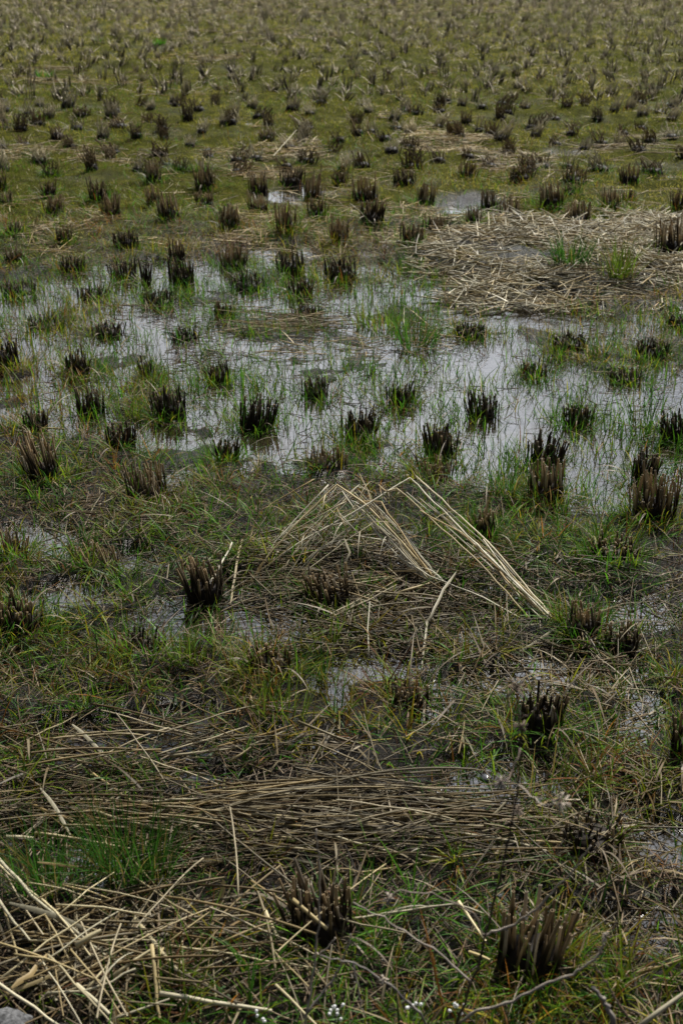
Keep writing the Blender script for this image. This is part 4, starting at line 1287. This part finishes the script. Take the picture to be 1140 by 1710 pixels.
for k in range(12):                                  # strands of the fan's left side
    tx, ty = rnd.uniform(540, 630), rnd.uniform(808, 862)
    bx, by = rnd.uniform(395, 500), rnd.uniform(920, 985)
    S1.append(([(tx + rnd.uniform(10, 50), ty + rnd.uniform(10, 50), .12), (tx, ty, rnd.uniform(.14, .18)), ((tx + bx) / 2 + rnd.uniform(-12, 12), (ty + by) / 2, .08), (bx, by, .012)],
               rnd.uniform(.0010, .0020), rnd.uniform(.7, 1.15), "thin strand on the left side of the bent fan", F))
for pts, r, br, lab, grp in S1:
    lf = (rnd.uniform(0, 6.28), rnd.uniform(.08, .16)) if (len(pts) > 3 and rnd.random() < .4) else None
    straw_thing(pts, r, br, lab, lf, group=grp or "single dry straws lying about the field")
L1 = [
    ([(440, 938, .05), (430, 955, .03), (418, 972, .015)], .007, 1.0, "broad dry leaf at the foot of the fan's left strand"),
    ([(610, 862, .13), (540, 915, .07), (508, 936, .05)], .0065, 1.05, "broad greyish leaf hanging from the fan's left side"),
    ([(605, 862, .13), (598, 900, .08), (600, 930, .03)], .005, .8, "brown leaf hanging down inside the fan"),
    ([(575, 900, .10), (584, 920, .08), (575, 945, .05), (545, 962, .02)], .006, .8, "curled brown leaf under the fan's centre"),
    ([(762, 955, .06), (740, 985, .06), (718, 1030, .05), (712, 1040, .04), (705, 1120, .01)], .006, .85, "long dry leaf falling forward between the two bundles"),
    ([(968, 1037, .03), (1000, 1022, .06), (1040, 1008, .08)], .007, 1.15, "white leaf sticking out right from the tuft at the bundle's foot"),
    ([(968, 1030, .05), (985, 1017, .07), (1003, 1003, .09)], .006, 1.1, "shorter white leaf above the other at the bundle's foot"),
    ([(785, 1048, .02), (850, 1049, .02), (927, 1040, .025)], .006, .9, "flat grey leaf lying level below the right bundle"),
    ([(932, 1044, .03), (890, 1074, .02), (862, 1092, .01)], .0055, .7, "brown leaf curving down left from the right bundle's foot"),
    ([(845, 985, .06), (850, 1050, .03), (850, 1082, .01)], .0026, .8, "narrow leaf hanging straight down at the right bundle"),
    ([(817, 828, .17), (808, 868, .11), (826, 906, .03)], .005, 1.3, "white upright leaf kinked at the narrow dark tuft behind the fan"),
    ([(121, 1209, .05), (150, 1235, .04), (185, 1269, .02)], .008, .85, "broad dry leaf standing over the mud pool"),
    ([(70, 1316, .05), (95, 1355, .04), (118, 1394, .03)], .007, .85, "broad leaf slanting across the left straw above the grass"),
    ([(17, 1650, .08), (49, 1628, .08), (84, 1588, .07)], .009, 1.15, "broad pale curled leaf in the tangle at bottom left"),
    ([(-5, 1667, .07), (74, 1633, .07), (110, 1612, .07)], .006, 1.1, "long pale leaf under the curled one at bottom left"),
    ([(15, 1507, .10), (98, 1532, .08), (149, 1557, .06)], .009, .8, "broad brown leaf across the long straws at bottom left"),
    ([(83, 1598, .05), (118, 1653, .04)], .009, .75, "broad brown leaf in the middle of the tangle"),
    ([(373, 1468, .07), (370, 1490, .05), (366, 1512, .03)], .009, 1.0, "broad pale leaf standing in grass right of the deep green tuft"),
    ([(62, 1440, .10), (130, 1448, .07), (112, 1480, .04)], .006, 1.0, "pale folded leaf in the deep green grass at left"),
    ([(405, 900, .05), (395, 940, .04), (385, 1010, .015)], .006, .9, "long grey leaf hanging beside the tall brown tuft"),
    ([(121, 1092, .02), (133, 1100, .02), (146, 1108, .015)], .006, 1.2, "small white curved leaf in grass below the clear pool"),
]
for pts, r, br, lab in L1:
    straw_thing(pts, r, br * .8, lab, None, True, "dry leaf", "single dry leaves")

# smaller straws of the near field, each its own object; their like share a label
LIBS = []
for k in range(10):
    a = Acc()
    L = rnd.uniform(.16, .36)
    bow = rnd.uniform(-.05, .05) * L
    kk = rnd.random() < .3
    pts = [((f - .5) * L, bow * (1 - (2 * f - 1) ** 2), .012 * (1 - (2 * f - 1) ** 2) + (.05 * max(0, f - .6) if kk else 0)) for f in [i / 8 for i in range(9)]]
    c = np.array(rnd.choice(STRAWC.tolist())) * rnd.uniform(.22, .75) * np.array([1, .92, .8])
    tube(a, pts, [rnd.uniform(.0010, .0022)] * 9, [c * rnd.uniform(.8, 1.1) for _ in range(9)], 6, True)
    LIBS.append(a.mesh("straw", M_STRAW))
REG = [
    ((480, 1375), (400, 46), 44, .13, "thin straw lying lengthwise in the flattened band across the foreground", G),
    ((120, 1620), (140, 85), 26, .9, "slender straw jumbled in the bottom left tangle", T),
    ((640, 985), (120, 70), 34, .7, "thin straw strewn on the ground beneath the bent fan", F),
    ((430, 1560), (160, 110), 24, .9, "thin straw among grass between the tangle and the pale weed stem", "straws by the pale weed stem"),
    ((240, 1260), (200, 45), 16, .5, "thin straw lying around the muddy pool at left", "straws round the mud pool"),
]
for (cx, cy), (rx, ry), n_, spread, lab, grp in REG:
    for k in range(n_):
        t_, q = rnd.uniform(0, 6.28), math.sqrt(rnd.random())
        p = p2w(cx + rx * q * math.cos(t_), cy + ry * q * math.sin(t_))
        z = max(gz(p.x, p.y), 0) + rnd.uniform(.01, .045)
        o = link("straw", rnd.choice(LIBS), None, (p.x, p.y, z), (rnd.uniform(-.1, .1), rnd.gauss(0, .10), rnd.gauss(0, spread) + rnd.choice((0, math.pi))))
        tag(o, lab, "straw", grp)

# ------------------------------------------------------------------ dead weeds in the very foreground, flowers, bubbles, stone
def stem_acc(pts, r0, r1, col, knots=0.0):
    W = [at_dist(px, py, t_) if t_ > 0 else p2w(px, py, 0) for px, py, t_ in pts]
    fine = []
    for i in range(len(W) - 1):
        for k in range(6):
            fine.append(W[i].lerp(W[i + 1], k / 6) + Vector((rnd.gauss(0, .0012), rnd.gauss(0, .0012), rnd.gauss(0, .0012))))
    fine.append(W[-1])
    K = len(fine)
    a = Acc()
    rs = [.72 * (r0 + (r1 - r0) * k / (K - 1)) * (1 + (knots if k % 6 == 0 else 0)) for k in range(K)]
    tube(a, [tuple(f) for f in fine], rs, [np.array(col) * rnd.uniform(.75, 1.25) for _ in range(K)], 8)
    return a, W


def weed(stem, r0, r1, col, label, branches=(), heads=()):
    base = p2w(stem[0][0], stem[0][1], 0) if stem[0][2] == 0 else at_dist(*stem[0])
    root = bpy.data.objects.new("dead_weed", None)
    COL.objects.link(root); root.location = base; root.empty_display_size = .05
    tag(root, label, "weed", "dead weeds in front")
    bpy.context.view_layer.update()
    inv = Matrix.Translation(-base)

    def part(name, a):
        me = a.mesh(name, M_STEM); me.transform(inv)
        return link(name, me, root)
    part("stem", stem_acc(stem, r0, r1, col, .25)[0])
    for pts, br0, br1, bc in branches:
        part("branch", stem_acc(pts, br0, br1, bc, .2)[0])
    for px, py, t_, sz, hc in heads:
        a = Acc()
        c = at_dist(px, py, t_)
        for k in range(16):
            d = Vector((rnd.gauss(0, 1), rnd.gauss(0, 1), rnd.gauss(.4, 1))).normalized()
            tube(a, [tuple(c), tuple(c + d * sz * .5), tuple(c + d * sz * rnd.uniform(.7, 1.2) + Vector((0, 0, -.1 * sz)))], [.0006, .0008, .0011], np.array(hc) * rnd.uniform(.6, 1.3), 5)
        part("seed_head", a)


DK, PL = (.075, .053, .038), (.42, .36, .29)
weed([(735, 1800, 0), (770, 1690, 1.95), (800, 1600, 1.88), (826, 1500, 1.80), (848, 1410, 1.73), (864, 1310, 1.65), (870, 1220, 1.58), (862, 1150, 1.52)],
     .0027, .0012, DK, "tall dark dead weed stem with pale side branches, left of the largest cut clump",
     [([(808, 1562, 1.86), (850, 1548, 1.84), (905, 1510, 1.80), (960, 1450, 1.76), (986, 1412, 1.73)], .0026, .0012, PL),
      ([(806, 1562, 1.86), (790, 1522, 1.83), (720, 1492, 1.80), (660, 1488, 1.78), (648, 1505, 1.78)], .0020, .0012, (.22, .18, .14)),
      ([(786, 1640, 1.91), (720, 1582, 1.88), (650, 1540, 1.86), (590, 1507, 1.84)], .0022, .0012, (.26, .22, .18)),
      ([(864, 1310, 1.65), (905, 1345, 1.62), (935, 1340, 1.60)], .0014, .0010, PL),
      ([(868, 1250, 1.60), (850, 1300, 1.58), (835, 1305, 1.56)], .0013, .0009, (.20, .15, .12)),
      ([(868, 1200, 1.56), (890, 1190, 1.54), (902, 1150, 1.52)], .0012, .0008, (.14, .10, .08))],
     [(862, 1150, 1.52, .016, (.20, .15, .11)), (935, 1340, 1.60, .015, PL), (868, 1215, 1.57, .010, (.16, .12, .09)), (835, 1305, 1.56, .010, (.22, .18, .15)),
      (866, 1355, 1.68, .009, (.20, .16, .12)), (648, 1500, 1.78, .008, PL)])
weed([(505, 1800, 0), (514, 1690, 1.95), (524, 1620, 1.90), (533, 1530, 1.84), (534, 1450, 1.78), (528, 1385, 1.73)], .0024, .0010, PL,
     "thin pale upright weed stem with forked base, before the shaded wide tuft",
     [([(512, 1692, 1.95), (555, 1640, 1.93), (578, 1590, 1.90), (585, 1560, 1.88)], .0022, .0012, (.38, .34, .29)),
      ([(521, 1600, 1.89), (545, 1585, 1.87), (560, 1565, 1.86)], .0014, .0009, PL)])
weed([(740, 1730, 0), (785, 1693, 1.88), (845, 1675, 1.85), (905, 1647, 1.81), (965, 1622, 1.78), (1000, 1595, 1.76), (1010, 1568, 1.74)], .0030, .0018, PL,
     "pale curved weed stem arching across the front of the largest cut clump", [], [(1011, 1566, 1.74, .008, PL)])
weed([(735, 1760, 0), (700, 1690, 1.90), (650, 1645, 1.87), (590, 1608, 1.84), (535, 1595, 1.82)], .0026, .0012, (.28, .25, .22),
     "pale weed stem slanting down right at the bottom, buds along it",
     [([(590, 1608, 1.84), (600, 1660, 1.86), (610, 1700, 1.88)], .0016, .0010, PL)], [(640, 1636, 1.86, .007, PL)])
weed([(1085, 1750, 0), (1040, 1690, 1.85), (1010, 1640, 1.82), (985, 1600, 1.80)], .0022, .0012, (.09, .065, .05), "short dark weed stem at the bottom right under the curved pale one")
weed([(1030, 1760, 0), (1022, 1700, 1.80), (1008, 1670, 1.78), (990, 1650, 1.76)], .0050, .0030, (.24, .21, .18), "thick blurred grey stem at the bottom right corner")

for px, py, t_, nb, lab in ((560, 1694, 1.98, 8, "cluster of white flower buds right of the pale stem's base"), (684, 1682, 1.98, 5, "small white flower cluster midway along the bottom edge"),
                            (766, 1685, 1.96, 6, "white flower cluster below the dark weed's lower stem"), (425, 1698, 2.0, 4, "white flower cluster under the thick level bottom straw")):
    c = at_dist(px, py, t_)
    g = gz(c.x, c.y)
    root = bpy.data.objects.new("white_flower", None)
    COL.objects.link(root); root.location = (c.x, c.y, g)
    tag(root, lab, "flower", "tiny white flowers along the bottom")
    a = Acc()
    h = c.z - g
    tube(a, [(0, 0, -.01), (.004, .002, h * .5), (0, 0, h - .004)], [.0011, .0010, .0009], (.05, .09, .02), 6)
    link("stem", a.mesh("stem", M_GRASS), root)
    for k in range(nb):
        a = Acc()
        cx, cy, cz = rnd.gauss(0, .007), rnd.gauss(0, .005), h + rnd.gauss(0, .005)
        tube(a, [(0, 0, h - .004), (cx * .6, cy * .6, (h - .004 + cz) / 2), (cx, cy, cz)], [.0006, .0006, .0007], (.08, .12, .03), 5)
        up = np.array((cx * .5, cy * .5, .006)); up /= np.linalg.norm(up)
        p0 = np.array((cx, cy, cz))
        tube(a, [p0, p0 + up * .0025, p0 + up * .005, p0 + up * .0062], [.0008, .0021, .0023, .0009], (.85, .85, .82), 7)
        link("flower_head", a.mesh("flower_head", M_PETAL), root)

for px, py, rr_, lab in ((811, 1300, .0125, "round grey bubble on the wet mud left of the weed, larger one"), (842, 1316, .0095, "round grey bubble on the wet mud next to a larger one")):
    p = p2w(px, py, 0)
    a = Acc()
    pr = [(math.cos(t_), math.sin(t_)) for t_ in np.linspace(-.15, math.pi / 2 - .02, 8)]
    tube(a, [(0, 0, rr_ * .55 * s) for c, s in pr], [rr_ * c for c, s in pr], (.1, .1, .1), 20)
    o = link("bubble", a.mesh("bubble", M_BUBBLE), None, (p.x, p.y, max(0, gz(p.x, p.y)) + .001))
    tag(o, lab, "bubble", "bubbles on the mud")

# grey stone at the bottom left corner
import bmesh
bm = bmesh.new()
bmesh.ops.create_icosphere(bm, subdivisions=5, radius=1)
for v in bm.verts:
    n_ = float(fbm(np.array([v.co.x * 2.2 + 7]), np.array([v.co.y * 2.2 + v.co.z * 1.7]), 5)[0]) - .5
    n2 = float(fbm(np.array([v.co.x * 9 + 3]), np.array([v.co.y * 9 + v.co.z * 7]), 15)[0]) - .5
    v.co *= 1 + .35 * n_ + .12 * n2
me = bpy.data.meshes.new("stone")
bm.to_mesh(me); bm.free()
me.polygons.foreach_set("use_smooth", np.ones(len(me.polygons), bool))
me.materials.append(M_STONE)
c = p2w(-25, 1745, .05)
tag(link("stone", me, None, (c.x, c.y, .035), (.1, .1, .4), (.085, .055, .062)), "rough grey stone in the bottom left corner", "stone")
